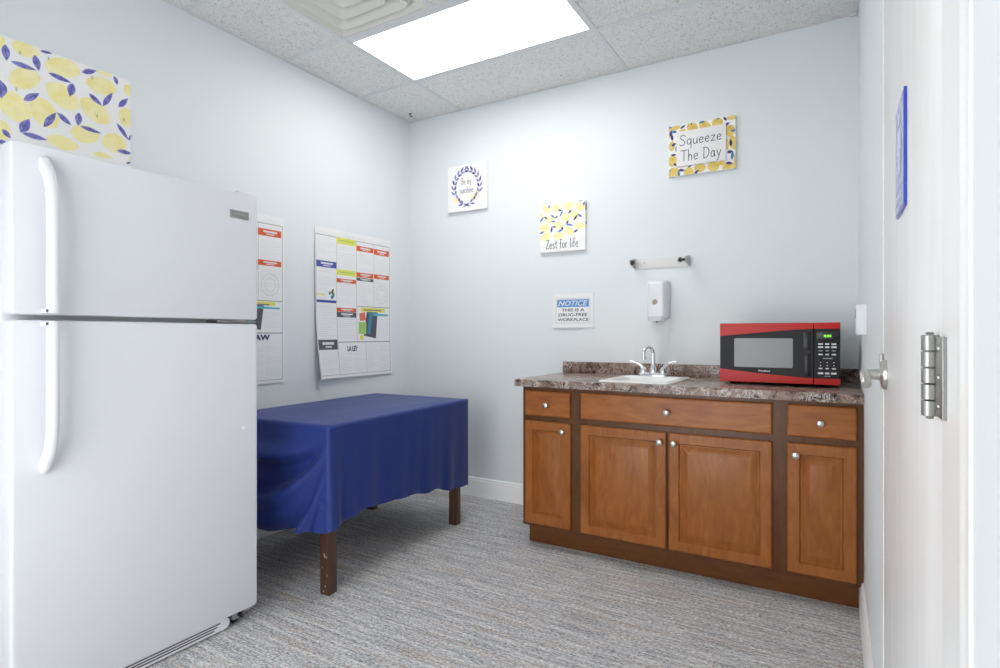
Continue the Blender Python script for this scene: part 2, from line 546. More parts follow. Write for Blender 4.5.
hk = thing('ceiling_hook', 'tiny dark metal hook hanging from the ceiling tile in the far corner', 'hook', (.115, -.135, CZ))
b = new()
lathe(b, [(.010, 0), (.009, .003), (.004, .004)], (.115, -.135, CZ+.002), '-z', 14)
tube(b, [(.115, -.135, CZ), (.115, -.135, CZ-.012)] + arc((.126, -.135, CZ-.012), .011, 180, 330, 8), .0028, 8, 0, (0, 1, 0))
obj('hook', b, BLACK, hk)

# ------------------------------------------------------------------ refrigerator
FX, FY0, FY1 = .78, -2.702, -1.899
fr = thing('refrigerator', 'white top freezer refrigerator with two doors standing against the left wall', 'refrigerator', (.40, -2.306, 0))
b = new()
box(b, .05, .702, FY0+.004, FY1-.004, .028, 1.685, 0, .006, 2)
fb = obj('cabinet_body', b, APPL, fr)
b = new()
def fdoor(name, z0, z1):
    bm = new()
    n = 5
    loops = []
    for ins, x in ((.003, .716), (0, .719), (0, .772), (.0015, .7765), (.004, .779), (.008, FX)):
        loops.append([(x, y, z) for y, z in rrect(FY0+ins, FY1-ins, z0+ins*.6, z1-ins*.6, .012, 3)])
    loft(bm, loops)
    return obj(name, bm, APPL, fr, ang=30)
fz = fdoor('freezer_door', 1.203, 1.703)
fd = fdoor('refrigerator_door', .052, 1.187)
b = new()
for z0, z1 in ((1.215, 1.69), (.065, 1.175)):
    box(b, .703, .715, FY0+.02, FY1-.02, z0, z1, 0, .003)
partlabel(obj('door_gasket', b, PLASG, fr), 'grey door gasket')
def handle(parent, za, zb, sg):
    """bar standing off the door; the end at za arches back into it, the end at zb closes square on a bracket"""
    bm = new()
    yc = -2.618
    pts = spline([(FX-.002, yc-.004, za), (FX+.016, yc-.003, za-sg*.018), (FX+.036, yc-.001, za-sg*.055), (FX+.047, yc, za-sg*.11), (FX+.050, yc, za-sg*.18)], 6) + [(FX+.050, yc, zb+sg*.02), (FX+.050, yc, zb)]
    def sect(i, t):
        w, d = .0205-.003*min(1, t*3), .013
        return [(w*a, d*c_) for a, c_ in ((1, -.5), (1, .3), (.75, .8), (.3, 1), (-.3, 1), (-.75, .8), (-1, .3), (-1, -.5), (-.8, -1), (.8, -1))]
    sweep(bm, pts, sect, 0, (1, 0, 0) if False else (0, 1, 0))
    box(bm, FX-.002, FX+.056, yc-.013, yc+.013, min(zb, zb+sg*.014), max(zb, zb+sg*.014), 0, .003)
    return obj('door_handle', bm, PLASW, parent, ang=40)
handle(fz, 1.655, 1.207, 1)
handle(fd, .748, 1.183, -1)
# small white bumper knob on the lower door
b = new(); lathe(b, [(.007, 0), (.007, .004), (.004, .007), (.0005, .0075)], (FX-.0005, -1.962, .775), 'x', 14)
obj('bumper_knob', b, PLASW, fd)
# name plate
b = new(); box(b, FX-.001, FX+.004, -2.022, -1.942, 1.600, 1.631, 0, .0015)
box(b, FX+.0038, FX+.0045, -2.018, -1.946, 1.6035, 1.6275, 1)
for k in range(7): box(b, FX+.0043, FX+.0049, -2.012+k*.0088, -2.0065+k*.0088, 1.6125, 1.6185, 2)
partlabel(obj('name_plate', b, [HINGEM, mat('dull silver plate', (158, 158, 156), .35, .6), mat('silver raised mark', (186, 186, 184), .3, .6)], fz), 'small silver name plate')
b = new(); box(b, .66, .762, FY1-.075, FY1-.012, 1.7032, 1.718, 0, .004); box(b, .62, .70, FY1-.07, FY1-.02, 1.684, 1.7032, 0, .003)
obj('top_hinge_cover', b, PLASW, fr)
b = new(); box(b, .70, .772, FY1-.17, FY1-.004, 1.191, 1.199, 0, .001)
lathe(b, [(.008, 0), (.008, .010)], (.762, FY1-.05, 1.190), 'z', 12)
partlabel(obj('middle_hinge', b, HINGEM, fr), 'grey metal middle hinge')
# kick grille with slots, and a front roller
b = new()
loft(b, [[(x, y, z) for y, z in rrect(FY0+.02, -2.015, .008, .05, .02 if x > .75 else .012, 4)] for x in (.72, .762, .768)])
g = obj('kick_grille', b, PLASW, fr)
b = new()
for k in range(3): box(b, .766, .7695, FY0+.06, -2.055-.012*k, .0355-.0095*k, .0400-.0095*k)
partlabel(obj('grille_slot', b, PDARK, g), 'dark grille slots')
b = new()
box(b, .70, .755, -1.995, -1.955, .018, .05, 0, .003)
box(b, .69, .762, -1.952, FY1-.012, .034, .052, 0, .006)
obj('front_bracket', b, PLASG, fr)
b = new(); lathe(b, [(.012, 0), (.0155, .002), (.0155, .018), (.012, .02)], (.735, -1.985, .0155), 'y', 18)
lathe(b, [(.009, 0), (.009, .012)], (.757, -1.965, .034), 'x', 12)
partlabel(obj('roller', b, BLACK, fr), 'black front roller')
for y in (-2.66, -1.95):
    b = new(); lathe(b, [(.018, 0), (.018, .012), (.010, .014), (.010, .03)], (.12, y, 0), 'z', 14)
    obj('foot', b, BLACK, fr)
b = new(); lathe(b, [(.018, 0), (.018, .012), (.010, .014), (.010, .03)], (.69, -2.66, 0), 'z', 14); obj('foot', b, BLACK, fr)

# ------------------------------------------------------------------ table and its cloth
tb = thing('table', 'dark wooden table under the blue cloth, square legs showing below the hem', 'table', (.5155, -1.0765, 0))
tb.rotation_euler = (0, 0, radians(2.73))
TM = Matrix.LocRotScale(tb.location, tb.rotation_euler, None)
bpy.context.view_layer.update()
def tpart(name, bm, m):
    bm.transform(TM)
    return obj(name, bm, m, tb)
b = new(); box(b, -.352, .352, -.572, .572, .710, .746, 0, .006)
tpart('tabletop', b, DARKWOOD)
b = new()
for x in (-.315, .315): box(b, x-.01, x+.01, -.53, .53, .62, .71)
for y in (-.53, .51): box(b, -.305, .305, y, y+.02, .62, .71)
tpart('apron', b, DARKWOOD)
for x, y in ((.322, -.541), (.322, .500), (-.322, -.541), (-.322, .500)):
    b = new(); box(b, x-.026, x+.026, y-.026, y+.026, 0, .71, 0, .003)
    if (x, y) == (.322, -.541):                      # pale chips worn into the front leg
        for u, z, w, h, a in ((.002, .175, .006, .020, .5), (.012, .168, .004, .012, .9), (-.010, .120, .004, .008, .2), (.006, .040, .007, .008, .3), (-.004, .016, .010, .006, .8), (.016, .09, .003, .010, .2)):
            c_, s_ = cos(a), sin(a)
            vs_ = [b.verts.new((x+u+p*c_-q*s_, y-.0263, z+p*s_+q*c_)) for p, q in ((-w/2, -h/2), (w/2, -h/3), (w/3, h/2), (-w/3, h/3))]
            b.faces.new(vs_).material_index = 1
    tpart('leg', b, [DARKWOOD, CHIP])

def cloth():
    """top, a softly rippled long side, and an end gathered into a fan of swags at the near corner"""
    bm = new()
    hx_, hy_, zt, r = .3620, .5820, .7505, .006
    rng = random.Random(3)
    NS, ND = 64, 46
    # perimeter stations: near end (left to right), right side, far end, left side
    st = []
    per = [((-hx_, -hy_), (hx_, -hy_), 72, 'near'), ((hx_, -hy_), (hx_, hy_), 90, 'right'), ((hx_, hy_), (-hx_, hy_), 40, 'far'), ((-hx_, hy_), (-hx_, -hy_), 50, 'left')]
    nrm = {'near': (0, -1), 'right': (1, 0), 'far': (0, 1), 'left': (-1, 0)}
    for a, c, n, s in per:
        for k in range(n):
            t = k/n
            st.append((a[0]+(c[0]-a[0])*t, a[1]+(c[1]-a[1])*t, s, t))
    N = len(st)
    rows = []
    hem_r = [(0, .295), (.05, .302), (.10, .318), (.22, .328), (.42, .310), (.66, .282), (.88, .232), (1, .225)]
    def interp(tab, t):
        for (a, va), (c, vc) in zip(tab, tab[1:]):
            if t <= c:
                k = (t-a)/(c-a); k = k*k*(3-2*k)
                return va+(vc-va)*k
        return tab[-1][1]
    for i, (x, y, s, t) in enumerate(st):
        col = []
        if s == 'near':
            u = 1-t                                 # 0 at the near right corner
            hem = .290 - .045*min(1, u/.6)**.8 + .012*sin(u*9)*min(1, u*4)
            cw = max(0, 1-u/.10)
        elif s == 'right':
            hem = interp(hem_r, t) + .004*sin(t*38)
            cw = max(0, 1-t/.06)
        elif s == 'far': hem = .22
        else: hem = .30
        # direction: rounded at the corners
        d = Vector((*nrm[s], 0))
        if s == 'near' and u < .05: d = (d*(.5+.5*u/.05) + Vector((1, 0, 0))*(.5-.5*u/.05)).normalized()
        if s == 'right' and t < .03: d = (d*(.5+.5*t/.03) + Vector((0, -1, 0))*(.5-.5*t/.03)).normalized()
        if s == 'right' and t > .97: d = (d*(.5+.5*(1-t)/.03) + Vector((0, 1, 0))*(.5-.5*(1-t)/.03)).normalized()
        if s == 'far' and t < .05: d = (d*(.5+.5*t/.05) + Vector((1, 0, 0))*(.5-.5*t/.05)).normalized()
        for j in range(ND+1):
            v = j/ND
            z = zt - r - v*(zt-r-hem)
            drop = zt - z
            off = 0
            if s == 'near':
                f = .13 + .87*sin(pi/2*min(1, u/.55))**.62     # fold lines fan out from the corner and flatten
                dd = drop/.50
                ph = dd/f
                amp = .062*min(1, u/.36)**1.25*min(1, dd*3.2)
                off = amp*(sin(2*pi*1.75*ph - .9) + .45*sin(2*pi*3.1*ph + u*3)) * math.exp(-.16*max(0, ph-1))
                off *= 1-.65*v**4*max(0, 1-u/.35)
                off += .030*min(1, u*3)*dd + .014*dd
                off += .006*dd*sin(u*40)*max(0, 1-u/.3)*min(1, u*8)
            elif s == 'right':
                dd = drop/.45
                e = math.exp(-t/.20)
                off = dd**1.2*((.013*sin(2*pi*(t*9.5)+.3)*e + .0038*sin(2*pi*(t*5.3+.22*sin(t*7)))) + .018*math.exp(-t/.05))
                off += .0018*dd*sin(t*53+1.2*v+2*sin(t*9))
                off -= .012*dd*max(0, (t-.8)/.2)
            elif s == 'far': off = .010*drop/.45*sin(t*26) - .004
            else: off = .012*drop/.45*(.5+.5*sin(t*30))
            off = max(off, -.018 if s != 'right' else -.008) if j else 0
            off += .0075 if j else .0065
            if s == 'left': off = min(off, .028)
            col.append(Vector((x, y, 0)) + d*off + Vector((0, 0, z if j else zt-r)))
        rows.append(col)
    V = [[bm.verts.new(p) for p in c] for c in rows]
    for i in range(N):
        a, c = V[i], V[(i+1) % N]
        for j in range(ND):
            bm.faces.new((a[j], c[j], c[j+1], a[j+1]))
    # rounded shoulder and the flat top
    sh = []
    for i, (x, y, s, t) in enumerate(st):
        sh.append(bm.verts.new((x*(1-.0015/hx_*0), y, zt-.0015)))
    inn = [bm.verts.new((x*(1-.012/hx_), y*(1-.012/hy_), zt)) for x, y, s, t in st]
    for i in range(N):
        k = (i+1) % N
        bm.faces.new((sh[i], sh[k], V[k][0], V[i][0]))
        bm.faces.new((inn[i], inn[k], sh[k], sh[i]))
    bm.faces.new(inn)
    bm.transform(TM)
    o = obj('tablecloth', bm, BLUECLOTH, None, True, 180)
    m = o.modifiers.new('thickness', 'SOLIDIFY'); m.thickness = .0016; m.offset = 0
    return tag(o, 'navy blue cloth draped over the table, gathered in folds at its near corner', 'tablecloth')
cloth()

# ------------------------------------------------------------------ base cabinets
FF, DF = -.640, -.659                             # face frame and door front planes
def front(bm, x0, x1, z0, z1, stack):
    loft(bm, [[(x0+i, y, z0+i), (x1-i, y, z0+i), (x1-i, y, z1-i), (x0+i, y, z1-i)] for i, y in stack])
def knob(parent, x, z):
    bm = new()
    lathe(bm, [(.009, 0), (.008, .003), (.0055, .008), (.0065, .012), (.0135, .017), (.0155, .021), (.0135, .026), (.007, .0285), (.0005, .029)], (x, DF, z), '-y', 22)
    return partlabel(obj('knob', bm, NICKEL, parent), 'satin nickel round knob')
def cab_door(root, x0, x1, z0, z1, kx, kz):
    bm = new()
    front(bm, x0, x1, z0, z1, [(.001, FF-.0005), (0, FF-.002), (0, DF+.006), (.004, DF+.001), (.007, DF), (.046, DF), (.049, DF+.005), (.052, DF+.012), (.058, DF+.012), (.061, DF+.0105), (.086, DF+.0022), (.089, DF+.0016)])
    d = obj('door', bm, WOODZ, root, ang=12)
    knob(d, kx, kz)
def cab_drawer(root, x0, x1, z0, z1, kx, kz, name='drawer'):
    bm = new()
    front(bm, x0, x1, z0, z1, [(.001, FF-.0005), (0, FF-.002), (0, DF+.007), (.003, DF+.002), (.008, DF)])
    d = obj(name, bm, WOODX, root, ang=12)
    knob(d, kx, kz)
def cabinet(label, x0, x1):
    c = thing('base_cabinet', label, 'cabinet', ((x0+x1)/2, -.32, 0), 'wooden base cabinets along the back wall')
    bm = new()                                    # open-topped box with a face frame
    R4 = lambda i, z, f=0: [(x0+i, FF+f, z), (x1-i, FF+f, z), (x1-i, -.004-i, z), (x0+i, -.004-i, z)]
    loft(bm, [R4(.018, .13, .02), R4(.018, .8645, .02), R4(0, .8645), R4(0, .110)], 0, True, True)
    obj('carcass', bm, FRAMEW, c)
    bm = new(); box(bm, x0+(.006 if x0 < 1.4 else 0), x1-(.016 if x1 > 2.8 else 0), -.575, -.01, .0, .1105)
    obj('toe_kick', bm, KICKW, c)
    return c
c = cabinet('narrow wooden base cabinet with one drawer at the open left end of the run', 1.325, 1.638)
cab_drawer(c, 1.344, 1.609, .708, .843, 1.477, .770)
cab_door(c, 1.344, 1.610, .127, .680, 1.570, .636)
c = cabinet('wide wooden sink cabinet with two doors below the white sink', 1.638, 2.588)
cab_drawer(c, 1.666, 2.560, .709, .846, 2.109, .775, 'false_drawer_front')
cab_door(c, 1.666, 2.104, .124, .679, 2.076, .632)
cab_door(c, 2.115, 2.560, .124, .679, 2.142, .632)
c = cabinet('narrow wooden base cabinet with one drawer below the red microwave, against the right wall', 2.588, W-.001)
cab_drawer(c, 2.618, 2.873, .710, .847, 2.744, .774)
cab_door(c, 2.618, 2.873, .127, .682, 2.652, .632)

# ------------------------------------------------------------------ worktop with splash, sink, tap
SX0, SX1, SY0, SY1 = 1.748, 2.112, -.625, -.165
ct = thing('countertop', 'brown marbled laminate countertop with a low splash, running to the right wall', 'countertop', (2.08, -.34, .865))
b = new()
xs = [1.292, SX0+.02, SX1-.02, W-.001]; ys = [-.679, SY0+.02, SY1-.02, -.001]
def slab(z): return [[b.verts.new((x, y, z)) for y in ys] for x in xs]
top, bot = slab(.903), slab(.865)
for i in range(3):
    for j in range(3):
        if i == 1 and j == 1: continue
        b.faces.new((top[i][j], top[i+1][j], top[i+1][j+1], top[i][j+1]))
        b.faces.new((bot[i][j], bot[i][j+1], bot[i+1][j+1], bot[i+1][j]))
for i in range(3):
    for j in (0, 3): b.faces.new((top[i][j], top[i+1][j], bot[i+1][j], bot[i][j]))
    for k in (0, 3): b.faces.new((top[k][i], top[k][i+1], bot[k][i+1], bot[k][i]))
for p, q in (((1, 1), (2, 1)), ((1, 2), (2, 2)), ((1, 1), (1, 2)), ((2, 1), (2, 2))):
    b.faces.new((top[p[0]][p[1]], top[q[0]][q[1]], bot[q[0]][q[1]], bot[p[0]][p[1]]))
es = [e for e in b.edges if all(abs(v.co.y+.679) < 1e-5 for v in e.verts) or all(abs(v.co.x-1.292) < 1e-5 for v in e.verts)]
bmesh.ops.bevel(b, geom=[e for e in es if abs(e.verts[0].co.z-e.verts[1].co.z) < 1e-5 and e.verts[0].co.z > .9], offset=.005, segments=3, profile=.5, affect='EDGES')
obj('worktop', b, STONE, ct)
b = new(); box(b, 1.280, W-.001, -.021, -.001, .9035, .972, 0, .003)
obj('backsplash', b, STONE, ct)

sk = thing('sink', 'small white drop-in sink set in the countertop below the soap dispenser', 'sink', ((SX0+SX1)/2, (SY0+SY1)/2, .903))
def rl(x0, x1, y0, y1, r, z): return [(x, y, z) for x, y in rrect(x0, x1, y0, y1, r, 5)]
b = new()
bx0, bx1, by0, by1 = SX0+.035, SX1-.035, SY0+.035, SY1-.105
loft(b, [rl(SX0, SX1, SY0, SY1, .02, .9035), rl(SX0, SX1, SY0, SY1, .02, .908), rl(SX0+.006, SX1-.006, SY0+.006, SY1-.006, .02, .912),
         rl(SX0+.02, SX1-.02, SY0+.02, SY1-.02, .02, .9115), rl(bx0-.006, bx1+.006, by0-.006, by1+.006, .035, .9105), rl(bx0, bx1, by0, by1, .035, .905),
         rl(bx0+.008, bx1-.008, by0+.008, by1-.008, .04, .80), rl(bx0+.04, bx1-.04, by0+.04, by1-.04, .05, .765)], 0, False, True)
obj('basin', b, SINKM, sk, ang=50)
b = new(); lathe(b, [(.030, 0), (.030, .003), (.022, .004), (.018, .001)], ((bx0+bx1)/2, (by0+by1)/2, .7655), 'z', 24)
obj('drain', b, CHROME, sk)

fx, fy, fzz = 1.917, -.205, .9118
fc = thing('faucet', 'chrome gooseneck faucet with two lever handles standing on the white sink', 'faucet', (fx, fy, fzz))
b = new()
loft(b, [[(x, y, z) for x, y in rrect(fx-.082+i, fx+.082-i, fy-.027+i, fy+.027-i, .026-i*.6, 6)] for z, i in ((fzz, 0), (fzz+.012, 0), (fzz+.018, .004), (fzz+.020, .010))])
obj('base_plate', b, CHROME, fc)
b = new()
lathe(b, [(.021, .018), (.020, .03), (.017, .045), (.012, .058), (.0095, .065)], (fx, fy, fzz), 'z', 22)
p = [(fx, fy, fzz+.06), (fx, fy, fzz+.10), (fx, fy, fzz+.13)] + [(fx-.016*(1-cos(a)), fy-.036+.036*cos(a), fzz+.128+.036*sin(a)) for a in [radians(k) for k in range(10, 185, 12)]] + [(fx-.032, fy-.072, fzz+.118), (fx-.032, fy-.073, fzz+.105)]
tube(b, p, lambda t: .0095-.0015*t, 16, 0, (1, 0, 0))
lathe(b, [(.0095, 0), (.0105, .003), (.0105, .014), (.009, .016)], (fx-.032, fy-.073, fzz+.109), '-z', 16)
obj('spout', b, CHROME, fc)
for s in (-1, 1):
    b = new()
    hx0 = fx+s*.055
    lathe(b, [(.020, .018), (.0195, .024), (.017, .038), (.013, .048), (.005, .052)], (hx0, fy, fzz), 'z', 20)
    tube(b, spline([(hx0, fy, fzz+.036), (hx0+s*.006, fy-.002, fzz+.050), (hx0+s*.020, fy-.005, fzz+.066), (hx0+s*.045, fy-.009, fzz+.077), (hx0+s*.076, fy-.012, fzz+.081)], 5), lambda t: .0115-.0055*t, 12, 0, (0, 1, 0))
    obj('handle', b, CHROME, fc)

# ------------------------------------------------------------------ microwave
MX0, MX1, MY0, MY1, MZ0, MZ1 = 2.308, 2.816, -.425, -.085, .917, 1.199
mw = thing('microwave', 'red and black microwave oven standing on the countertop', 'microwave', ((MX0+MX1)/2, (MY0+MY1)/2, .903))
b = new(); box(b, MX0+.004, MX1-.004, MY0+.028, MY1, MZ0+.002, MZ1-.002, 0, .004)
for k in range(6): box(b, MX1-.0045, MX1-.003, MY1-.18+k*.022, MY1-.168+k*.022, MZ0+.16, MZ0+.22, 1)
obj('casing', b, [BLACK, PLASG], mw)
mw_w, mw_h = MX1-MX0, MZ1-MZ0
MXD = MX0+.795*mw_w                              # gap between door and control panel
def fcurve(x):                                   # depth of the red bands: wide at the left, narrow at the right
    t = (x-MX0)/mw_w
    return mw_h*(.095 + .118*(1-min(1, t/.80))**1.25)
def face_slab(x0, x1, n, ztop, zbot, ya, yb, bulge=0, rl_=0):
    bm = new()
    xs_ = [x0+(x1-x0)*k/n for k in range(n+1)]
    out = [(x, zbot(x)) for x in xs_] + [(x, ztop(x)) for x in reversed(xs_)]
    loft(bm, [[(x, ya, z) for x, z in out], [(x, yb+.002, z) for x, z in out], [(x+(.0015 if x < (x0+x1)/2 else -.0015), yb, z+(.0015 if z < (MZ0+MZ1)/2 else -.0015)) for x, z in out]])
    return bm
Zt, Zb = (lambda x: MZ1), (lambda x: MZ0)
eps = .0006
door_bm = face_slab(MX0, MXD-.001, 24, lambda x: MZ1-fcurve(x)-eps, lambda x: MZ0+fcurve(x)+eps, MY0+.0275, MY0)
md = obj('door', door_bm, MWBLACK, mw, ang=25)
bm = face_slab(MX0, MXD-.001, 24, Zt, lambda x: MZ1-fcurve(x), MY0+.0275, MY0-.003)
partlabel(obj('upper_trim', bm, MWRED, md, ang=25), 'glossy red upper band')
bm = face_slab(MX0, MXD-.001, 24, lambda x: MZ0+fcurve(x), Zb, MY0+.0275, MY0-.003)
partlabel(obj('lower_trim', bm, MWRED, md, ang=25), 'glossy red lower band')
bm = new()
loft(bm, [[(x, y, z) for x, z in rrect(MX0+.128*mw_w, MX0+.628*mw_w, MZ0+.255*mw_h, MZ0+.745*mw_h, .006, 4)] for y in (MY0+.001, MY0-.0008)])
partlabel(obj('window', bm, MWWIN, md), 'grey mesh window')
bm = new()
for a, c in ((.135, .49), (.56, .845)):
    box(bm, MX0+.722*mw_w, MX0+.772*mw_w, MY0-.0012, MY0+.002, MZ0+a*mw_h, MZ0+c*mw_h, 0, .0006)
box(bm, MX0+.718*mw_w, MX0+.7205*mw_w, MY0-.0018, MY0, MZ0+.60*mw_h, MZ0+.84*mw_h, 1)
partlabel(obj('handle_recess', bm, [MWDARK, PLASG], md), 'black recessed grip')
bm = new()
write(bm, lambda s, t, h: (s, MY0-.0008-h, t), 'WestBend', MX0+.338*mw_w, MX0+.437*mw_w, MZ0+.182*mw_h, MZ0+.213*mw_h, .0004, 0, .02)
obj('brand_lettering', bm, INKW, md, False)
cp = obj('control_panel', face_slab(MXD+.001, MX1, 6, lambda x: MZ1-fcurve(x)-eps, lambda x: MZ0+fcurve(x)+eps, MY0+.0275, MY0), MWDARK, mw, ang=25)
partlabel(obj('upper_trim', face_slab(MXD+.001, MX1, 4, Zt, lambda x: MZ1-fcurve(x), MY0+.0275, MY0-.003), MWRED, cp, ang=25), 'glossy red upper band')
partlabel(obj('lower_trim', face_slab(MXD+.001, MX1, 4, lambda x: MZ0+fcurve(x), Zb, MY0+.0275, MY0-.003), MWRED, cp, ang=25), 'glossy red lower band')
bm = new(); box(bm, MXD+.012, MX1-.008, MY0-.001, MY0+.002, MZ0+.735*mw_h, MZ0+.865*mw_h, 0, .0006)
dp = partlabel(obj('display', bm, BLACK, cp), 'black display window')
bm = new()
write(bm, lambda s, t, h: (s, MY0-.0012-h, t), '0:00', MXD+.040, MXD+.069, MZ0+.765*mw_h, MZ0+.805*mw_h, .0004, 0, .02)
partlabel(obj('digits', bm, GREEN, dp, False), 'glowing green digits')
px0, px1 = MXD+.014, MX1-.012
for r, (z, hh) in enumerate(((.655, .030), (.605, .034), (.548, .020), (.488, .026), (.36, .016), (.31, .016), (.262, .024), (.185, .036))):
    for k in range(3):
        cx = px0 + (k+.5)*(px1-px0)/3
        ww = {0: .0095, 1: .0105, 2: .0085, 3: .0085, 4: .0022, 5: .0022, 6: .0075, 7: .0105}[r]*(.8 if k == 1 else 1)
        bm = new(); box(bm, cx-ww, cx+ww, MY0-.0012, MY0+.001, MZ0+z*mw_h-hh*mw_h/2*.8, MZ0+z*mw_h+hh*mw_h/2*.8, 0, .0004, 1)
        obj('button', bm, INKW if r not in (2, ) else PLASG, cp)
bm = new(); box(bm, px0+.022, px1-.018, MY0-.0012, MY0+.001, MZ0+.418*mw_h, MZ0+.432*mw_h)
obj('printed_line', bm, PLASG, cp)
bm = new(); box(bm, px0+.028, px1-.026, MY0-.0012, MY0+.001, MZ0+.135*mw_h, MZ0+.147*mw_h)
obj('printed_line', bm, PLASG, cp)
for x in (MX0+.05, MX1-.05):
    for y in (MY0+.06, MY1-.05):
        bm = new(); lathe(bm, [(.012, 0), (.013, .003), (.014, .0165)], (x, y, .9034), 'z', 16)
        partlabel(obj('foot', bm, BLACK, mw), 'black foot')

# ------------------------------------------------------------------ on the back wall: towel holder, soap dispenser, thermostat
tz0, tz1 = 1.540, 1.600
th = thing('towel_holder', 'empty steel paper towel holder on the back wall above the soap dispenser', 'towel holder', (1.89, 0, 1.57))
b = new(); box(b, 1.752, 2.073, -.006, -.0005, tz0, tz1, 0, .001)
for x in (1.81, 2.005): lathe(b, [(.004, 0), (.0035, .002), (.001, .003)], (x, -.006, 1.575), '-y', 12, 1)
obj('back_plate', b, [mat('pale brushed steel', (226, 226, 225), .5, .1), PLASG], th)
for x, s in ((1.752, 1), (2.073, -1)):
    b = new()
    a, c = (x, x+.0025) if s > 0 else (x-.0025, x)
    loft(b, [[(q, y, z) for y, z in ((-.0065, tz0-.002), (-.0065, tz1+.002), (-.03, tz1-.002), (-.105, tz1-.014), (-.112, tz1-.022), (-.105, tz0+.018), (-.03, tz0+.002))] for q in (a, c)])
    ar = obj('arm', b, STEEL, th, False)
    e_ = 0 if s > 0 else .026
    b = new(); lathe(b, [(.008, 0), (.008, e_+.0005), (.0145, e_+.001), (.0150, e_+.005), (.012, e_+.015), (.006, e_+.018)], (x+s*.0027, -.085, 1.570), 'x' if s > 0 else '-x', 18)
    partlabel(obj('roll_plug', b, BLACK, ar), 'black plastic roll plug')

dx0, dx1, dz0, dz1 = 1.838, 1.962, 1.222, 1.462
sd = thing('soap_dispenser', 'white plastic soap dispenser on the back wall above the sink', 'soap dispenser', ((dx0+dx1)/2, 0, dz0))
b = new()
lo = []
for y, i, zt_, zb_ in ((-.001, .0, dz1, dz0+.012), (-.03, .0, dz1, dz0+.012), (-.070, .004, dz1-.002, dz0+.012), (-.088, .010, dz1-.008, dz0+.016), (-.097, .018, dz1-.018, dz0+.022), (-.100, .028, dz1-.03, dz0+.035)):
    lo.append([(x, y, z) for x, z in rrect(dx0+i, dx1-i, zb_, zt_, max(.006, .016-i*.3), 4)])
loft(b, lo)
ds = obj('housing', b, PLASW, sd, ang=30)
b = new(); lathe(b, [(.0155, 0), (.0155, .002), (.0125, .0025), (.0120, .0012), (.004, .0012)], ((dx0+dx1)/2-.002, -.0995, 1.333), '-y', 22)
partlabel(obj('sight_window', b, mat('amber grey sight glass', (150, 138, 126), .2, .4), sd), 'round grey sight window')
b = new()
loft(b, [[(x, y, z) for x, y in rrect(dx0+.016, dx1-.016, -.104, -.03, .02, 5)] for z in (dz0+.002, dz0+.007, dz0+.030)])
partlabel(obj('push_bar', b, mat('pale grey push lever', (212, 214, 217), .35), sd), 'pale grey push lever')
b = new(); lathe(b, [(.008, 0), (.006, .014)], ((dx0+dx1)/2, -.06, dz0+.004), '-z', 14); obj('nozzle', b, PLASG, sd)

tm = thing('thermostat', 'small white thermostat box on the right wall near the back corner', 'thermostat', (W, -.885, 1.14))
y0_, y1_ = -.925, -.850
b = new()
loft(b, [[(x, y, z) for y, z in rrect(y0_+i, y1_-i, 1.142+i, 1.256-i, .006, 3)] for x, i in ((W-.0005, 0), (W-.031, .001), (W-.035, .004))])
obj('casing', b, PLASW, tm)
b = new()
box(b, W-.0365, W-.0345, y0_+.012, y1_-.012, 1.205, 1.240, 0, .001)
partlabel(obj('display', b, PLASG, tm), 'grey display')

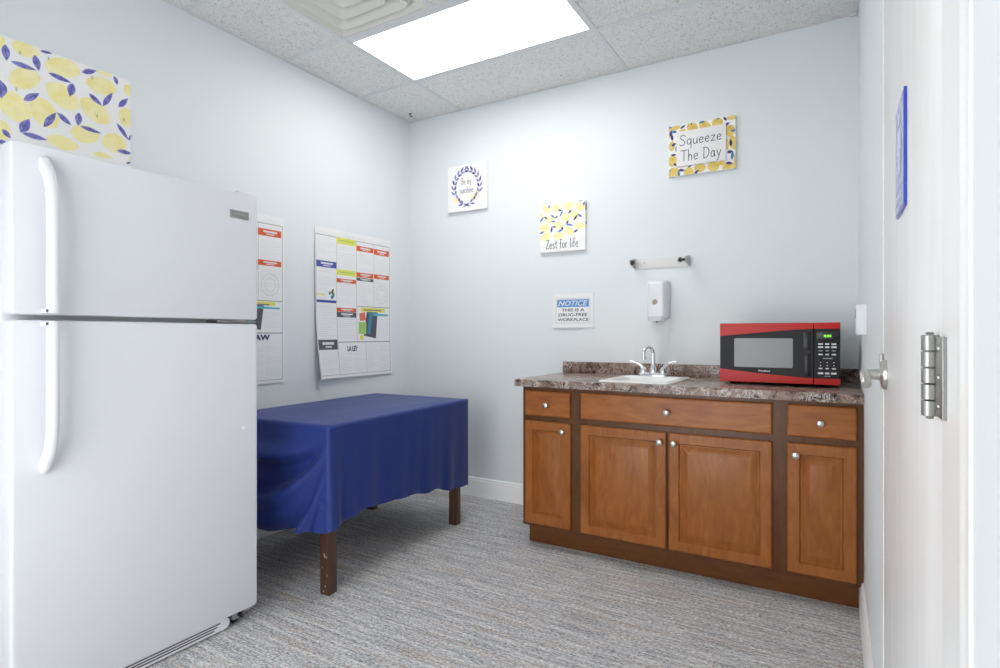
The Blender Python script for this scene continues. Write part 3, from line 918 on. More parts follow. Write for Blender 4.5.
# ------------------------------------------------------------------ handwriting
PEN = {
 'S': (.62, [[(.58, .86), (.45, .98), (.22, .98), (.10, .82), (.18, .62), (.42, .48), (.52, .28), (.40, .06), (.16, .0), (.02, .12)]]),
 'q': (.52, [[(.42, .46), (.25, .56), (.08, .44), (.05, .20), (.18, .04), (.34, .12), (.43, .40)], [(.43, .54), (.43, .1), (.42, -.36)]]),
 'u': (.50, [[(.06, .52), (.06, .18), (.16, .02), (.32, .06), (.40, .26), (.41, .52)], [(.41, .40), (.43, .02)]]),
 'e': (.48, [[(.06, .28), (.24, .30), (.40, .36), (.34, .52), (.18, .54), (.06, .36), (.08, .12), (.22, .01), (.42, .10)]]),
 'z': (.48, [[(.06, .52), (.40, .53)], [(.40, .53), (.06, .02)], [(.06, .02), (.42, .03)]]),
 'T': (.62, [[(.0, .98), (.32, .96), (.62, .99)], [(.32, .96), (.31, .5), (.30, .0)]]),
 'h': (.50, [[(.08, 1.0), (.08, .5), (.07, .0)], [(.08, .32), (.22, .52), (.36, .46), (.39, .25), (.40, .0)]]),
 'D': (.66, [[(.10, .98), (.09, .5), (.08, .0)], [(.02, .96), (.30, .96), (.54, .78), (.58, .45), (.44, .14), (.20, .0), (.04, .0)]]),
 'a': (.50, [[(.38, .46), (.22, .55), (.07, .40), (.06, .14), (.18, .01), (.32, .12), (.39, .42)], [(.40, .52), (.39, .2), (.45, .0)]]),
 'y': (.48, [[(.06, .52), (.14, .22), (.24, .06)], [(.42, .54), (.26, .08), (.14, -.26), (.02, -.36)]]),
 'Z': (.60, [[(.04, .93), (.30, .95), (.54, .96)], [(.54, .96), (.04, .02)], [(.04, .02), (.30, .03), (.58, .03)]]),
 's': (.42, [[(.36, .48), (.20, .55), (.08, .44), (.20, .30), (.34, .18), (.26, .02), (.06, .06)]]),
 't': (.36, [[(.18, .92), (.17, .3), (.22, .02), (.32, .06)], [(.02, .60), (.34, .62)]]),
 'f': (.36, [[(.36, .92), (.22, .98), (.14, .80), (.14, .3), (.12, -.02)], [(.0, .52), (.30, .54)]]),
 'o': (.48, [[(.24, .54), (.08, .40), (.08, .12), (.24, .01), (.40, .14), (.41, .40), (.24, .54)]]),
 'r': (.38, [[(.08, .54), (.08, .0)], [(.08, .32), (.18, .50), (.34, .52)]]),
 'l': (.22, [[(.10, 1.0), (.09, .4), (.12, .0)]]),
 'i': (.20, [[(.09, .52), (.09, .0)], [(.09, .72), (.10, .74)]]),
 'B': (.60, [[(.10, .98), (.08, .0)], [(.06, .96), (.36, .92), (.44, .74), (.30, .56), (.10, .52)], [(.10, .52), (.42, .46), (.50, .22), (.34, .03), (.06, .0)]]),
 'm': (.70, [[(.06, .52), (.06, .0)], [(.06, .34), (.18, .52), (.30, .44), (.31, .0)], [(.31, .34), (.44, .52), (.56, .44), (.58, .0)]]),
 'n': (.50, [[(.07, .52), (.07, .0)], [(.07, .34), (.22, .53), (.36, .44), (.38, .0)]]),
 ' ': (.36, []),
}
def handwrite(bm, f, txt, x0, x1, y, size, w, h, mi):
    tot = sum(PEN[c][0] for c in txt) + .08*(len(txt)-1)
    sx = (x1-x0)/tot
    x = x0
    for c in txt:
        for st in PEN[c][1]:
            stroke(bm, f, [(x+a*sx, y+b_*size) for a, b_ in (spline(st, 4) if len(st) > 2 else st)], w, h, mi)
        x += (PEN[c][0]+.08)*sx

# ------------------------------------------------------------------ canvases
LEM_BIG = [(-2.3933, 2.2848, 0.0451, -0.006, -0.0122, -0.0345), (-2.2659, 2.2608, 0.0653, 0.0039, -0.0112, -0.0482), (-2.396, 2.1665, 0.0542, 0.0193, 0.0, -0.0502), (-2.2659, 2.1423, 0.0598, -0.0322, -0.0245, -0.048), (-2.4283, 2.0424, 0.0508, -0.0398, -0.0296, -0.0494), (-2.3304, 2.0505, 0.0436, -0.0481, -0.0339, -0.0436), (-2.1198, 2.2413, 0.0637, 0.0004, -0.0083, -0.0446), (-2.1446, 2.122, 0.0584, -0.0363, -0.0267, -0.0435), (-2.1833, 2.0094, 0.0585, 0.0067, 0.0, -0.0452), (-2.2659, 1.9475, 0.0598, -0.006, -0.0075, -0.0319), (-2.0691, 2.0046, 0.0526, 0.0038, 0.0, -0.0489), (-2.0192, 2.1358, 0.0342, 0.0016, 0.0, -0.0478), (-2.0103, 2.2615, 0.0216, -0.0017, 0.0, -0.0288), (-2.4689, 1.9389, 0.0293, -0.0172, -0.0128, -0.038), (-2.1073, 2.2998, 0.0322, -0.0023, -0.0042, -0.0128), (-2.1157, 1.9356, 0.0423, 0.0002, -0.0025, -0.0136), (-1.9959, 1.9488, 0.0127, -0.0015, 0.0, -0.0173), (-2.4708, 2.2797, 0.0129, -0.0008, -0.0026, -0.0255)]
LEAF_BIG = [(-2.4579, 2.2757, -2.4546, 2.2117, 0.0243), (-2.3461, 2.2984, -2.3015, 2.3054, 0.0108), (-2.4416, 2.2163, -2.3566, 2.214, 0.0189), (-2.3636, 2.2748, -2.3496, 2.2143, 0.0243), (-2.3175, 2.2202, -2.2341, 2.2098, 0.0189), (-2.2302, 2.2104, -2.2417, 2.1493, 0.027), (-2.1983, 2.2693, -2.1388, 2.3002, 0.0203), (-2.0691, 2.3046, -2.0561, 2.2681, 0.0162), (-2.474, 2.1306, -2.4708, 2.0603, 0.0378), (-2.4001, 2.0772, -2.3482, 2.1246, 0.023), (-2.1705, 2.1895, -2.1173, 2.1525, 0.0189), (-2.1157, 2.1531, -2.076, 2.2278, 0.0203), (-2.0518, 2.1705, -2.0121, 2.2244, 0.0203), (-2.3333, 1.9921, -2.2897, 2.0667, 0.023), (-2.2868, 2.0677, -2.2348, 2.0293, 0.0203), (-2.2077, 2.0934, -2.2109, 2.0351, 0.0243), (-2.2046, 2.0371, -2.1198, 2.0306, 0.0162), (-2.0596, 2.097, -2.0085, 2.0338, 0.0175), (-2.0085, 2.0338, -1.9905, 2.068, 0.0135), (-2.0596, 1.9744, -1.9905, 1.9753, 0.0175), (-2.4096, 1.9473, -2.381, 2.01, 0.0297), (-2.4062, 1.9467, -2.3189, 1.9424, 0.0189), (-2.4676, 1.9426, -2.4402, 1.9133, 0.0175), (-2.4772, 1.8861, -2.4566, 1.8978, 0.0175), (-2.021, 1.925, -1.9959, 1.9353, 0.0081)]
LEM_ZEST = [(1.1663, 1.9672, 0.0337, -0.007, 0.0, -0.0287), (1.2397, 1.9653, 0.031, -0.0016, 0.0028, -0.0268), (1.3218, 1.9685, 0.0303, 0.004, 0.0034, -0.0285), (1.4054, 1.9558, 0.0329, -0.0001, 0.0033, -0.0281), (1.1237, 1.9271, 0.0178, -0.0083, 0.0, -0.0224), (1.1874, 1.8981, 0.0294, -0.0062, 0.0, -0.0267), (1.2981, 1.8992, 0.0285, -0.0105, -0.0034, -0.0278), (1.3656, 1.9076, 0.03, -0.0094, 0.0, -0.0279), (1.1557, 1.8426, 0.0352, 0.0005, 0.0028, -0.0245), (1.2501, 1.8526, 0.0357, -0.0073, 0.0, -0.0265), (1.3252, 1.809, 0.0303, -0.0059, -0.0014, -0.0298), (1.4001, 1.836, 0.0362, -0.0005, 0.0, -0.021), (1.1627, 1.7858, 0.0366, 0.0082, 0.0057, -0.026), (1.2515, 1.7831, 0.033, -0.0029, 0.0, -0.0252)]
LEAF_ZEST = [(1.1769, 1.9705, 1.1944, 1.9908, 0.0065), (1.2466, 1.9532, 1.2824, 1.9417, 0.0058), (1.2824, 1.9429, 1.259, 1.9046, 0.0065), (1.3205, 1.9231, 1.3475, 1.9425, 0.0065), (1.1979, 1.9269, 1.2258, 1.8992, 0.0065), (1.2258, 1.8992, 1.248, 1.9152, 0.0058), (1.1179, 1.8841, 1.1486, 1.92, 0.0072), (1.1486, 1.9181, 1.1747, 1.8994, 0.0065), (1.2, 1.8809, 1.2342, 1.8775, 0.0065), (1.3575, 1.8731, 1.3869, 1.9084, 0.0072), (1.3856, 1.9098, 1.4173, 1.8892, 0.0072), (1.3083, 1.8531, 1.3218, 1.878, 0.0072), (1.3062, 1.8527, 1.3589, 1.8419, 0.0058), (1.2, 1.8092, 1.207, 1.8504, 0.0072), (1.207, 1.8485, 1.2376, 1.8393, 0.0065), (1.2721, 1.8404, 1.2858, 1.8221, 0.0072), (1.2858, 1.824, 1.2418, 1.8092, 0.0065), (1.3562, 1.7968, 1.3902, 1.8135, 0.0065), (1.1179, 1.8077, 1.1486, 1.8216, 0.0065), (1.3889, 1.9936, 1.4199, 1.9948, 0.005), (1.4199, 1.9615, 1.437, 1.986, 0.0065)]
LEM_SQ = [(1.986, 2.3453, 0.0375, 0.0028, 0.0, -0.0153), (2.037, 2.3172, 0.0189, -0.0007, 0.0, -0.0152), (2.0906, 2.3328, 0.0297, -0.0021, 0.0033, -0.028), (2.1596, 2.3289, 0.0323, -0.0114, 0.0, -0.0271), (2.2271, 2.3323, 0.0285, -0.0014, 0.0, -0.0282), (2.3025, 2.3466, 0.026, -0.0011, 0.0, -0.0119), (2.2932, 2.2753, 0.0186, -0.0233, -0.0175, -0.0235), (2.3118, 2.2057, 0.0173, 0.0168, 0.0185, -0.0362), (1.9757, 2.2424, 0.0172, 0.0006, 0.0, -0.0293), (1.9791, 2.1546, 0.0274, -0.0022, 0.0, -0.0314), (1.986, 2.0838, 0.0307, 0.0025, 0.0034, -0.0339), (2.0706, 2.0751, 0.0279, -0.0006, 0.0, -0.031), (2.1335, 2.0932, 0.0313, -0.0013, 0.0, -0.0238), (2.2047, 2.0927, 0.0306, -0.0013, 0.0, -0.0323), (2.29, 2.0732, 0.0372, -0.0023, 0.0, -0.0279), (2.3241, 2.1143, 0.0123, 0.0007, 0.0, -0.0364), (1.9653, 2.3141, 0.0138, -0.0025, 0.0, -0.021), (2.2775, 2.2016, 0.0094, -0.0016, 0.0, -0.03), (2.2493, 2.1027, 0.0176, -0.0007, 0.0, -0.0134)]
LEAF_SQ = [(1.9549, 2.3531, 1.9784, 2.3516, 0.0056), (2.0221, 2.3351, 2.0538, 2.3528, 0.0072), (1.9646, 2.3024, 1.9743, 2.3356, 0.0088), (1.9722, 2.3269, 2.0065, 2.3206, 0.0088), (1.9791, 2.2733, 1.9722, 2.3164, 0.0088), (1.9722, 2.243, 2.0017, 2.2568, 0.0088), (2.0017, 2.2033, 1.9997, 2.2419, 0.0072), (1.9688, 2.1898, 2.0031, 2.1891, 0.0072), (1.9839, 2.1413, 2.0085, 2.1209, 0.0072), (2.0167, 2.0586, 2.0133, 2.0972, 0.008), (2.0112, 2.0975, 2.0505, 2.0918, 0.0088), (2.1005, 2.0618, 2.1269, 2.0839, 0.008), (2.1269, 2.3513, 2.1615, 2.3536, 0.0072), (2.2587, 2.3584, 2.2775, 2.3334, 0.0072), (2.2631, 2.3075, 2.2913, 2.3222, 0.0088), (2.2963, 2.2727, 2.3272, 2.2737, 0.008), (2.2975, 2.1882, 2.2963, 2.2303, 0.0088), (2.2775, 2.1583, 2.3087, 2.1598, 0.0104), (2.3074, 2.16, 2.3025, 2.1098, 0.0088), (2.27, 2.0995, 2.3087, 2.0936, 0.0088), (2.0652, 2.1068, 2.0906, 2.1167, 0.0056), (2.0673, 2.3096, 2.0853, 2.3167, 0.0056), (2.0826, 2.3481, 2.0919, 2.3532, 0.0056), (2.2239, 2.3531, 2.2385, 2.3556, 0.0048), (1.9619, 2.0943, 1.9674, 2.1075, 0.0048)]
POST_RECT = [('blue', 0.0096, 0.178, 0.708, 0.7486) ,
('pale', 0.0096, 0.083, 0.5269, 0.5425) ,
('navy2', 0.0096, 0.178, 0.4832, 0.5) ,
('dark', 0.0096, 0.178, 0.1835, 0.2472) ,
('yel', 0.1797, 0.3542, 0.8752, 0.9155) ,
('yel', 0.1797, 0.3542, 0.6698, 0.7062) ,
('ora', 0.1797, 0.3542, 0.6216, 0.6476) ,
('ora', 0.1797, 0.3542, 0.4298, 0.4558) ,
('dark', 0.1797, 0.3542, 0.3941, 0.4279) ,
('ora', 0.3579, 0.5213, 0.8485, 0.883) ,
('ora', 0.5263, 0.6809, 0.8425, 0.8819) ,
('ora', 0.3579, 0.5213, 0.6717, 0.7022) ,
('ora', 0.5263, 0.6809, 0.6732, 0.7041) ,
('dark', 0.3579, 0.5213, 0.6467, 0.6677) ,]
POST_POLY = [('blk', [(0.4576, 0.4504), (0.564, 0.4343), (0.5423, 0.253), (0.4232, 0.2732)]) ,
('teal', [(0.4855, 0.4416), (0.5166, 0.4377), (0.4855, 0.2831), (0.4576, 0.288)]) ,
('yel', [(0.4028, 0.4649), (0.6407, 0.4645), (0.6377, 0.4367), (0.4028, 0.4357)]) ,
('cyan', [(0.5166, 0.4297), (0.6709, 0.4244), (0.6709, 0.412), (0.5166, 0.4117)]) ,
('red', [(0.3826, 0.4234), (0.4369, 0.4349), (0.4465, 0.3783), (0.3893, 0.3732)]) ,
('grn', [(0.3759, 0.3652), (0.4507, 0.3666), (0.4465, 0.283), (0.3732, 0.2859)]) ,
('yel', [(0.3866, 0.2762), (0.4164, 0.2781), (0.4191, 0.2469), (0.3893, 0.2451)]) ,]

def canvas_box(bm, x0, x1, z0, z1, d=.02, mi=4):
    box(bm, x0, x1, -d, -.0012, z0, z1, mi, .0015, 2)
BACK = lambda d: (lambda s, t, h: (s, -d-h, t))

# over the refrigerator: large lemon print on the left wall
ax0, ax1, az0, az1 = -2.76, -2.000, 1.80, 2.309
a = thing('canvas_print', 'large lemon and leaf patterned canvas on the left wall over the refrigerator', 'wall art', (0, (ax0+ax1)/2, az0), 'lemon themed wall art')
b = new(); box(b, .0012, .012, ax0, ax1, az0, az1, 5, .0015, 2)
f = lambda s, t, h: (.012+h, s, t)
R_ = (ax0+.0015, ax1-.0015, az0+.0015, az1-.0015)
rng = random.Random(5)
shifts = ((0, 0), (-.497, .012), (.03, -.46), (-.465, -.45))
for n, (dx, dz) in enumerate(shifts):
    for i, e in enumerate(LEM_BIG):
        e2 = (e[0]+dx, e[1]+dz) + tuple(.88*q for q in e[2:])
        if n and e2[0] > -2.47 and e2[1] > 1.95: continue
        ink(b, f, ellipse(e2, 24, .10), .0004+.00001*i, 0, R_)
        hl = (e2[0]+e[2]*.2, e2[1]+e[3]*.2+e[5]*.15, e[2]*.3, e[3]*.3, e[4]*.3, e[5]*.3)
        ink(b, f, ellipse(hl, 14), .0006+.00001*i, 1, R_)
    for i, l in enumerate(LEAF_BIG):
        l2 = (l[0]+dx, l[1]+dz, l[2]+dx, l[3]+dz, l[4]*.62)
        if n and l2[0] > -2.47 and l2[1] > 1.95: continue
        ink(b, f, leafshape(l2), .0009+.00001*i, 2, R_)
        stroke(b, f, [(l2[0]*.8+l2[2]*.2, l2[1]*.8+l2[3]*.2), (l2[0]*.2+l2[2]*.8, l2[1]*.2+l2[3]*.8)], .0015, .0013, 3)
for y, z in ((-2.412, 2.262), (-2.317, 2.279), (-2.423, 2.113), (-2.139, 2.101), (-2.158, 2.262), (-2.03, 2.12)):
    for k in range(5):
        q = k*2*pi/5
        stroke(b, f, [(y, z), (y+.006*cos(q), z+.010*sin(q))], .0012, .0014, 4)
partlabel(obj('canvas', b, [LEMON, LEMONLT, LEAF, LEAFN, INKG, CANVAS], a, False), 'canvas of yellow lemons with violet blue leaves')

# wreath canvas
wx0, wx1, wz0, wz1 = .374, .707, 2.026, 2.357
a = thing('canvas_print', 'square white canvas with a blue leaf wreath on the back wall', 'wall art', ((wx0+wx1)/2, 0, wz0), 'lemon themed wall art')
b = new(); canvas_box(b, wx0, wx1, wz0, wz1, .024)
f = BACK(.024)
cx, cz, rx, rz = (wx0+wx1)/2-.002, (wz0+wz1)/2+.004, .107, .120
for sg in (-1, 1):
    for k in range(10):
        t = radians(-74 + k*17.0)
        for side in (-1, 1):
            px, pz = cx+sg*rx*cos(t), cz+rz*sin(t)
            if k in (1, 2) and side > 0: continue
            dirx, dirz = -sg*sin(t), cos(t)              # along the twig, upwards
            nx, nz = sg*cos(t)*side, sin(t)*side
            vx, vz = dirx*.86+nx*.52, dirz*.86+nz*.52
            ln = .046 if side > 0 else .036
            ink(b, f, leafshape((px+nx*.003, pz+nz*.003, px+vx*ln, pz+vz*ln, .0082)), .0006+.00001*k, 0 if (k+side) % 3 else 3)
for e in ((cx-.082, cz-.082, .026, -.016, .010, .017), (cx+.060, cz-.078, .020, .016, -.012, .015), (cx+.088, cz-.052, .018, .020, -.013, .011)):
    ink(b, f, ellipse(e, 18), .0004, 1)
for q in ((cx-.030, cz-.115, cx+.036, cz-.145), (cx+.030, cz-.115, cx-.040, cz-.145), (cx-.066, cz-.092, cx-.036, cz-.118)):
    ink(b, f, leafshape(q+(.007,)), .0008, 0)
for sg in (-1, 1):
    stroke(b, f, [(cx+sg*rx*cos(radians(q)), cz+rz*sin(radians(q))) for q in range(-90, 91, 6)], .0016, .0005, 0)
partlabel(obj('canvas', b, [LEAF, LEMON, INKG, LEAFN, CANVAS], a, False), 'blue leaf wreath with two lemons')
b = new()
handwrite(b, f, 'Be my', cx-.044, cx+.040, cz+.018, .050, .0035, .0009, 2)
obj('lettering', b, [LEAF, LEMON, INKG], a, False)
b = new()
handwrite(b, f, 'sunshine', cx-.058, cx+.056, cz-.042, .046, .0035, .0009, 2)
obj('lettering', b, [LEAF, LEMON, INKG], a, False)

# zest canvas
zx0, zx1, zz0, zz1 = 1.118, 1.437, 1.682, 1.996
a = thing('canvas_print', 'square canvas of small lemons lettered Zest for life, left of the towel holder', 'wall art', ((zx0+zx1)/2, 0, zz0), 'lemon themed wall art')
b = new(); canvas_box(b, zx0, zx1, zz0, zz1, .022)
f = BACK(.022); R_ = (zx0+.001, zx1-.001, zz0, zz1-.001)
for i, e in enumerate(LEM_ZEST): ink(b, f, ellipse(e, 20, .05), .0004+.00001*i, 0, R_)
for i, l in enumerate(LEAF_ZEST): ink(b, f, leafshape(l), .0008+.00001*i, (1, 2, 1, 2)[i % 4], R_)
for z, hgt, mi in ((1.93, .05, 2), (1.87, .045, 0), (1.842, .02, 1)):     # the print wraps round the right side
    vs_ = [b.verts.new((zx1+.0006, y, zz)) for y, zz in ((-.019, z), (-.004, z+.006), (-.004, z+hgt), (-.019, z+hgt-.005))]
    b.faces.new(vs_).material_index = mi
handwrite(b, f, 'Zest for life', zx0+.045, zx1-.048, zz0+.022, .058, .004, .0010, 3)
partlabel(obj('canvas', b, [LEMON, LEAFB, LEAFN, INK, CANVAS], a, False), 'lemons over the words Zest for life')

# squeeze canvas: lemon border with a raised white plaque
qx0, qx1, qz0, qz1 = 1.957, 2.322, 2.064, 2.358
a = thing('canvas_print', 'wide lemon bordered canvas lettered Squeeze The Day, highest on the back wall', 'wall art', ((qx0+qx1)/2, 0, qz0), 'lemon themed wall art')
b = new(); canvas_box(b, qx0, qx1, qz0, qz1, .02, 3)
f = BACK(.02); R_ = (qx0+.001, qx1-.001, qz0+.001, qz1-.001)
for i, e in enumerate(LEM_SQ): ink(b, f, ellipse(e, 20, .03), .0004+.00001*i, 0, R_)
for i, l in enumerate(LEAF_SQ): ink(b, f, leafshape(l), .0008+.00001*i, 2 if i % 3 else 1, R_)
for k in range(5):
    z = qz0+.01+k*.06
    vs_ = [b.verts.new((qx1+.0006, y, zz)) for y, zz in ((-.018, z), (-.003, z), (-.003, z+.045), (-.018, z+.045))]
    b.faces.new(vs_).material_index = 0
partlabel(obj('canvas', b, [LEMOND, LEAFB, LEAFN, CANVAS], a, False), 'golden lemons with blue leaves')
b = new(); box(b, 2.004, 2.273, -.033, -.0212, 2.114, 2.315, 0, .0015)
pq = partlabel(obj('plaque', b, mat('white raised plaque', (240, 240, 240), .6), a), 'raised white plaque')
b = new(); f = BACK(.033)
handwrite(b, f, 'Squeeze', 2.022, 2.252, 2.232, .058, .0042, .0006, 0)
obj('lettering', b, INK, pq, False)
b = new()
handwrite(b, f, 'The', 2.030, 2.126, 2.142, .062, .0042, .0006, 0)
obj('lettering', b, INK, pq, False)
b = new()
handwrite(b, f, 'Day', 2.152, 2.250, 2.142, .062, .0042, .0006, 0)
obj('lettering', b, INK, pq, False)

# ------------------------------------------------------------------ notice
nx0, nx1, nz0, nz1 = 1.206, 1.484, 1.190, 1.408
a = thing('notice_sign', 'white paper notice with a blue heading on the back wall left of the faucet', 'sign', ((nx0+nx1)/2, 0, nz0))
b = new()
N_ = 14
def nsurf(s, t, h=0):                             # the sheet lifts a little at its lower edge
    u, v = (s-nx0)/(nx1-nx0), (t-nz0)/(nz1-nz0)
    return (s, -.0025-.010*(1-v)**2*(.6+.4*sin(u*5)) - h, t)
g = [[b.verts.new(nsurf(nx0+(nx1-nx0)*i/N_, nz0+(nz1-nz0)*j/N_)) for j in range(N_+1)] for i in range(N_+1)]
g2 = [[b.verts.new(nsurf(nx0+(nx1-nx0)*i/N_, nz0+(nz1-nz0)*j/N_, -.0006)) for j in range(N_+1)] for i in range(N_+1)]
for i in range(N_):
    for j in range(N_):
        b.faces.new((g[i][j], g[i+1][j], g[i+1][j+1], g[i][j+1])); b.faces.new((g2[i][j], g2[i][j+1], g2[i+1][j+1], g2[i+1][j]))
for k in range(N_):
    for q, w_ in (((k, 0), (k+1, 0)), ((k, N_), (k+1, N_)), ((0, k), (0, k+1)), ((N_, k), (N_, k+1))):
        b.faces.new((g[q[0]][q[1]], g[w_[0]][w_[1]], g2[w_[0]][w_[1]], g2[q[0]][q[1]]))
obj('sheet', b, PAPER, a)
def chop(poly, f, bm, h, mi, n=8):                # long shapes are cut up so that they follow a curved sheet
    xs_ = [p[0] for p in poly]
    x0, x1 = min(xs_), max(xs_)
    for k in range(n):
        ink(bm, f, poly, h, mi, (x0+(x1-x0)*k/n, x0+(x1-x0)*(k+1)/n, -99, 99))
b = new()
ex0, ex1, ez0, ez1 = 1.226, 1.462, 1.218, 1.378
for q in (rect(ex0, ex1, ez1-.0016, ez1), rect(ex0, ex1, ez0, ez0+.0016), rect(ex0, ex0+.0016, ez0, ez1), rect(ex1-.0016, ex1, ez0, ez1)): chop(q, nsurf, b, .0005, 2)
chop(rect(ex0+.008, ex1-.008, 1.322, 1.370), nsurf, b, .0005, 0)
write(b, nsurf, 'NOTICE', ex0+.016, ex1-.016, 1.329, 1.363, .0009, 1, .02, .3)
write(b, nsurf, 'THIS IS A', 1.268, 1.424, 1.293, 1.313, .0007, 3, .02)
write(b, nsurf, 'DRUG-FREE', 1.246, 1.444, 1.262, 1.282, .0007, 3, .02)
write(b, nsurf, 'WORKPLACE', 1.240, 1.452, 1.231, 1.251, .0007, 3, .02)
obj('print', b, [NBLUE, INKW, PLINE, PDARK], a, False)
TAPE = mat('clear tape', (236, 238, 240), .15)
for x, z in ((1.474, 1.396), (1.330, 1.403)):
    b = new(); box(b, x, x+.018, -.0042, -.0004, z, z+.012, 0, .0004, 1)
    obj('tape', b, TAPE, a)

# ------------------------------------------------------------------ two labour posters on the left wall
PW, PH = .704, .962
def poster(label, y0, z0, curl, law):
    a = thing('poster', label, 'poster', (0, y0+PW/2, z0), 'laminated notice posters on the left wall')
    def P(s, t, h=0):                              # s along the wall, t upwards; the lower near corner curls off
        u, v = 1-s/PW, 1-t/PH
        lift = .003 + curl*(max(0, v-.45)/.55)**2*(.35+.65*max(0, u-.1)**1.2) + curl*.5*(max(0, u-.86)/.14)**2*v
        return (lift+h, y0+s + .012*curl/.035*(max(0, v-.6)/.4)**2*u, z0+t)
    bm = new()
    n, m = 22, 26
    for sgn, off in ((1, 0), (-1, -.0008)):
        g = [[bm.verts.new(P(PW*i/n, PH*j/m, off)) for j in range(m+1)] for i in range(n+1)]
        for i in range(n):
            for j in range(m): bm.faces.new((g[i][j], g[i+1][j], g[i+1][j+1], g[i][j+1]))
        if sgn > 0: ga = g
    for i in range(n):
        for j in (0, m): bm.faces.new((ga[i][j], ga[i+1][j], g[i+1][j], g[i][j]))
    for j in range(m):
        for i in (0, n): bm.faces.new((ga[i][j], ga[i][j+1], g[i][j+1], g[i][j]))
    obj('sheet', bm, PAPER, a)
    bm = new()
    names = ['faint', 'line', 'blue', 'pale', 'navy2', 'dark', 'yel', 'ora', 'blk', 'teal', 'cyan', 'red', 'grn', 'navy', 'white', 'seal', 'grey']
    mats = [FAINT, PLINE, PBLUE, PPALE, PBLUE, PDARK, PYEL, PORANGE, PDARK, PTEAL, PCYAN, PRED, PGREEN, NAVY, INKW, mat('faint green seal', (206, 216, 206), .7), INKG]
    K = {k: i for i, k in enumerate(names)}
    def put(poly, h, k):
        ss = [p[0] for p in poly]; tt = [p[1] for p in poly]
        ns = max(1, int((max(ss)-min(ss))/.035)); ntt = max(1, int((max(tt)-min(tt))/.04))
        for i in range(ns):
            for j in range(ntt):
                ink(bm, P, poly, h, K[k], (min(ss)+(max(ss)-min(ss))*i/ns-1e-6, min(ss)+(max(ss)-min(ss))*(i+1)/ns+1e-6, min(tt)+(max(tt)-min(tt))*j/ntt-1e-6, min(tt)+(max(tt)-min(tt))*(j+1)/ntt+1e-6))
    H1 = .0006
    L2 = .288 if law else .230                      # top of the lowest row of panels
    low = (lambda t: .472-(.472-t)*(.472-L2)/.242) if law else (lambda t: t)
    cols = [(.0122, .1808), (.1825, .3572), (.3609, .5245), (.5295, .6843)]
    put(rect(.004, .690, .9105, .9140), H1, 'line')
    for s in (.1817, .3591): put(rect(s-.0012, s+.0012, .02 if s < .3 else L2, .9105), H1, 'line')
    put(rect(.5265, .5285, .4722, .9105), H1, 'line'); put(rect(.4398, .4418, .02, L2), H1, 'line')
    put(rect(.0065, .0085, .02, .9105), H1, 'line'); put(rect(.687, .690, .02, .9105), H1, 'line'); put(rect(.0065, .690, .0185, .021), H1, 'line')
    put(rect(.1868, .6875, L2-.0015, L2+.0025), H1, 'dark'); put(rect(.3619, .6875, .4705, .474), H1, 'dark')
    for k, a0, a1, c0, c1 in POST_RECT: put(rect(a0, a1, c0, c1), H1+.0002, k)
    for i, (k, poly) in enumerate(POST_POLY): put([(s, low(t)) for s, t in poly], H1+.0003+.0002*(i > 0), k)
    # small coloured figures above the blue band
    rg = random.Random(11)
    for k in range(10):
        s, t = rg.uniform(.11, .175), rg.uniform(.512, .578)
        put(ellipse((s, t, rg.uniform(.006, .011), .004, -.003, rg.uniform(.007, .013)), 8), H1+.0003, rg.choice(['teal', 'yel', 'cyan', 'pale']))
    for q in range(24):                             # pale round seal
        t0, t1 = 2*pi*q/24, 2*pi*(q+1)/24
        for r0, r1 in ((.060, .064), (.036, .039)):
            put([(.606+r*cos(t)*.95, .565+r*sin(t)) for r, t in ((r0, t0), (r1, t0), (r1, t1), (r0, t1))], H1, 'seal')
    # blocks of small print: faint lines of words
    used = [(a0, a1, c0, c1) for k, a0, a1, c0, c1 in POST_RECT]
    def lines(s0, s1, t0, t1, step):
        t = t1
        while t > t0:
            if not any(c0-.008 < t < c1+.008 and a0 < s1 and a1 > s0 for a0, a1, c0, c1 in used) and rg.random() > .12:
                e = s1 if rg.random() > .3 else s0+(s1-s0)*rg.uniform(.4, .9)
                put(rect(s0, e, t-.0028, t), H1, 'faint')
            t -= step
    for i, (s0, s1) in enumerate(cols):
        if i < 2: lines(s0+.012, s1-.012, .26 if i else .04, .895, .0135)
        else: lines(s0+.012, s1-.012, .49, .895, .0135)
    lines(.565, .680, L2+.03, .405, .0135)
    for s0, s1 in ((.195, .305), (.320, .430), (.450, .560), (.572, .680)): lines(s0, s1, .035, .155 if s0 < .44 else .21, .0115)
    lab = (.2641, .3591, .1696, .2041)
    def wr(txt, a0, a1, c0, c1, h, k, bold=.02):
        write(bm, P, txt, a0, a1, c0, c1, h, K[k], bold)
    if law: wr('LAW', .478, .604, L2-.041, L2-.008, H1+.0004, 'navy', .04)
    else: wr('LA LEY', *lab, H1+.0004, 'navy', .04)
    wr('LABOR LAW', .24, .44, .924, .9365, H1, 'seal', .0)
    for s0, s1, t in ((.03, .12, .931), (.07, .21, .922), (.11, .17, .9175), (.50, .60, .925), (.53, .66, .918), (.58, .64, .934)):
        put(rect(s0, s1, t-.0018, t), H1, 'faint')
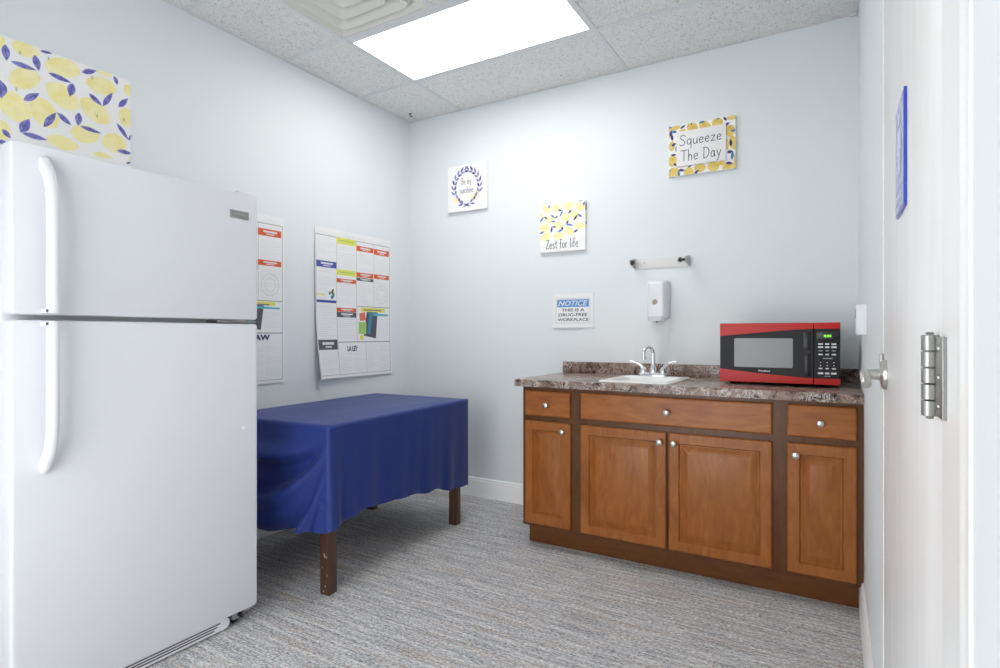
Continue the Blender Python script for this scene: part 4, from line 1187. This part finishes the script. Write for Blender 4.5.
    for (k, a0, a1, c0, c1) in POST_RECT:             # white words in the coloured bands
        if k in ('ora', 'dark', 'blue'):
            w0 = a0+(a1-a0)*.22
            put(rect(w0, a1-(a1-a0)*.18, (c0+c1)/2-.001, (c0+c1)/2+(c1-c0)*.26), H1+.0006, 'white')
            put(rect(w0+.02, a1-(a1-a0)*.30, c0+(c1-c0)*.2, c0+(c1-c0)*.34), H1+.0006, 'white')
        if k == 'yel': put(rect(a0+.02, a1-.02, (c0+c1)/2-.002, (c0+c1)/2+.005), H1+.0006, 'grn')
    put(rect(.425, .60, .4455, .454), H1+.0008, 'grey')
    obj('print', bm, mats, a, False)
poster('laminated notice poster reading LA LEY on the left wall above the draped table', -.922, .865, .035, False)
poster('laminated notice poster reading LAW, half hidden behind the refrigerator', -1.852, .865, .012, True)

# ------------------------------------------------------------------ sign on the door
sy0, sy1, sz0, sz1 = -2.298, -2.157, 1.348, 1.534
a = thing('door_sign', 'small blue sign with a pale pictogram fixed to the door in the right wall', 'sign', (W, (sy0+sy1)/2, sz0))
b = new()
loft(b, [[(x, y, z) for y, z in rrect(sy0, sy1, sz0, sz1, .004, 3)] for x in (W-.0023, W-.0063)])
obj('plate', b, SIGNB, a)
b = new(); f = lambda s, t, h: (W-.0063-h, s, t)
ink(b, f, rect(sy0+.003, sy1-.003, sz0+.003, sz1-.003), .0003, 1)
c_ = (sy0+sy1)/2
ink(b, f, ellipse((c_, sz1-.030, .011, 0, 0, .011), 18), .0008, 0)
ink(b, f, [(c_-.030, sz1-.045), (c_+.030, sz1-.045), (c_+.030, sz1-.085), (c_+.020, sz1-.085), (c_+.016, sz1-.125), (c_-.016, sz1-.125), (c_-.020, sz1-.085), (c_-.030, sz1-.085)], .0008, 0)
ink(b, f, rect(sy0+.004, sy1-.004, sz0+.0395, sz0+.041), .0008, 2)
for k in range(8): ink(b, f, rect(sy0+.03+k*.0135, sy0+.0395+k*.0135, sz0+.020, sz0+.031), .0008, 0)
for k in range(5): ink(b, f, ellipse((c_-.02+k*.010, sz0+.011, .002, 0, 0, .002), 8), .0008, 2)
partlabel(obj('pictogram', b, [SIGNL, SIGNM, SIGNB], a, False), 'pale pictogram on blue')
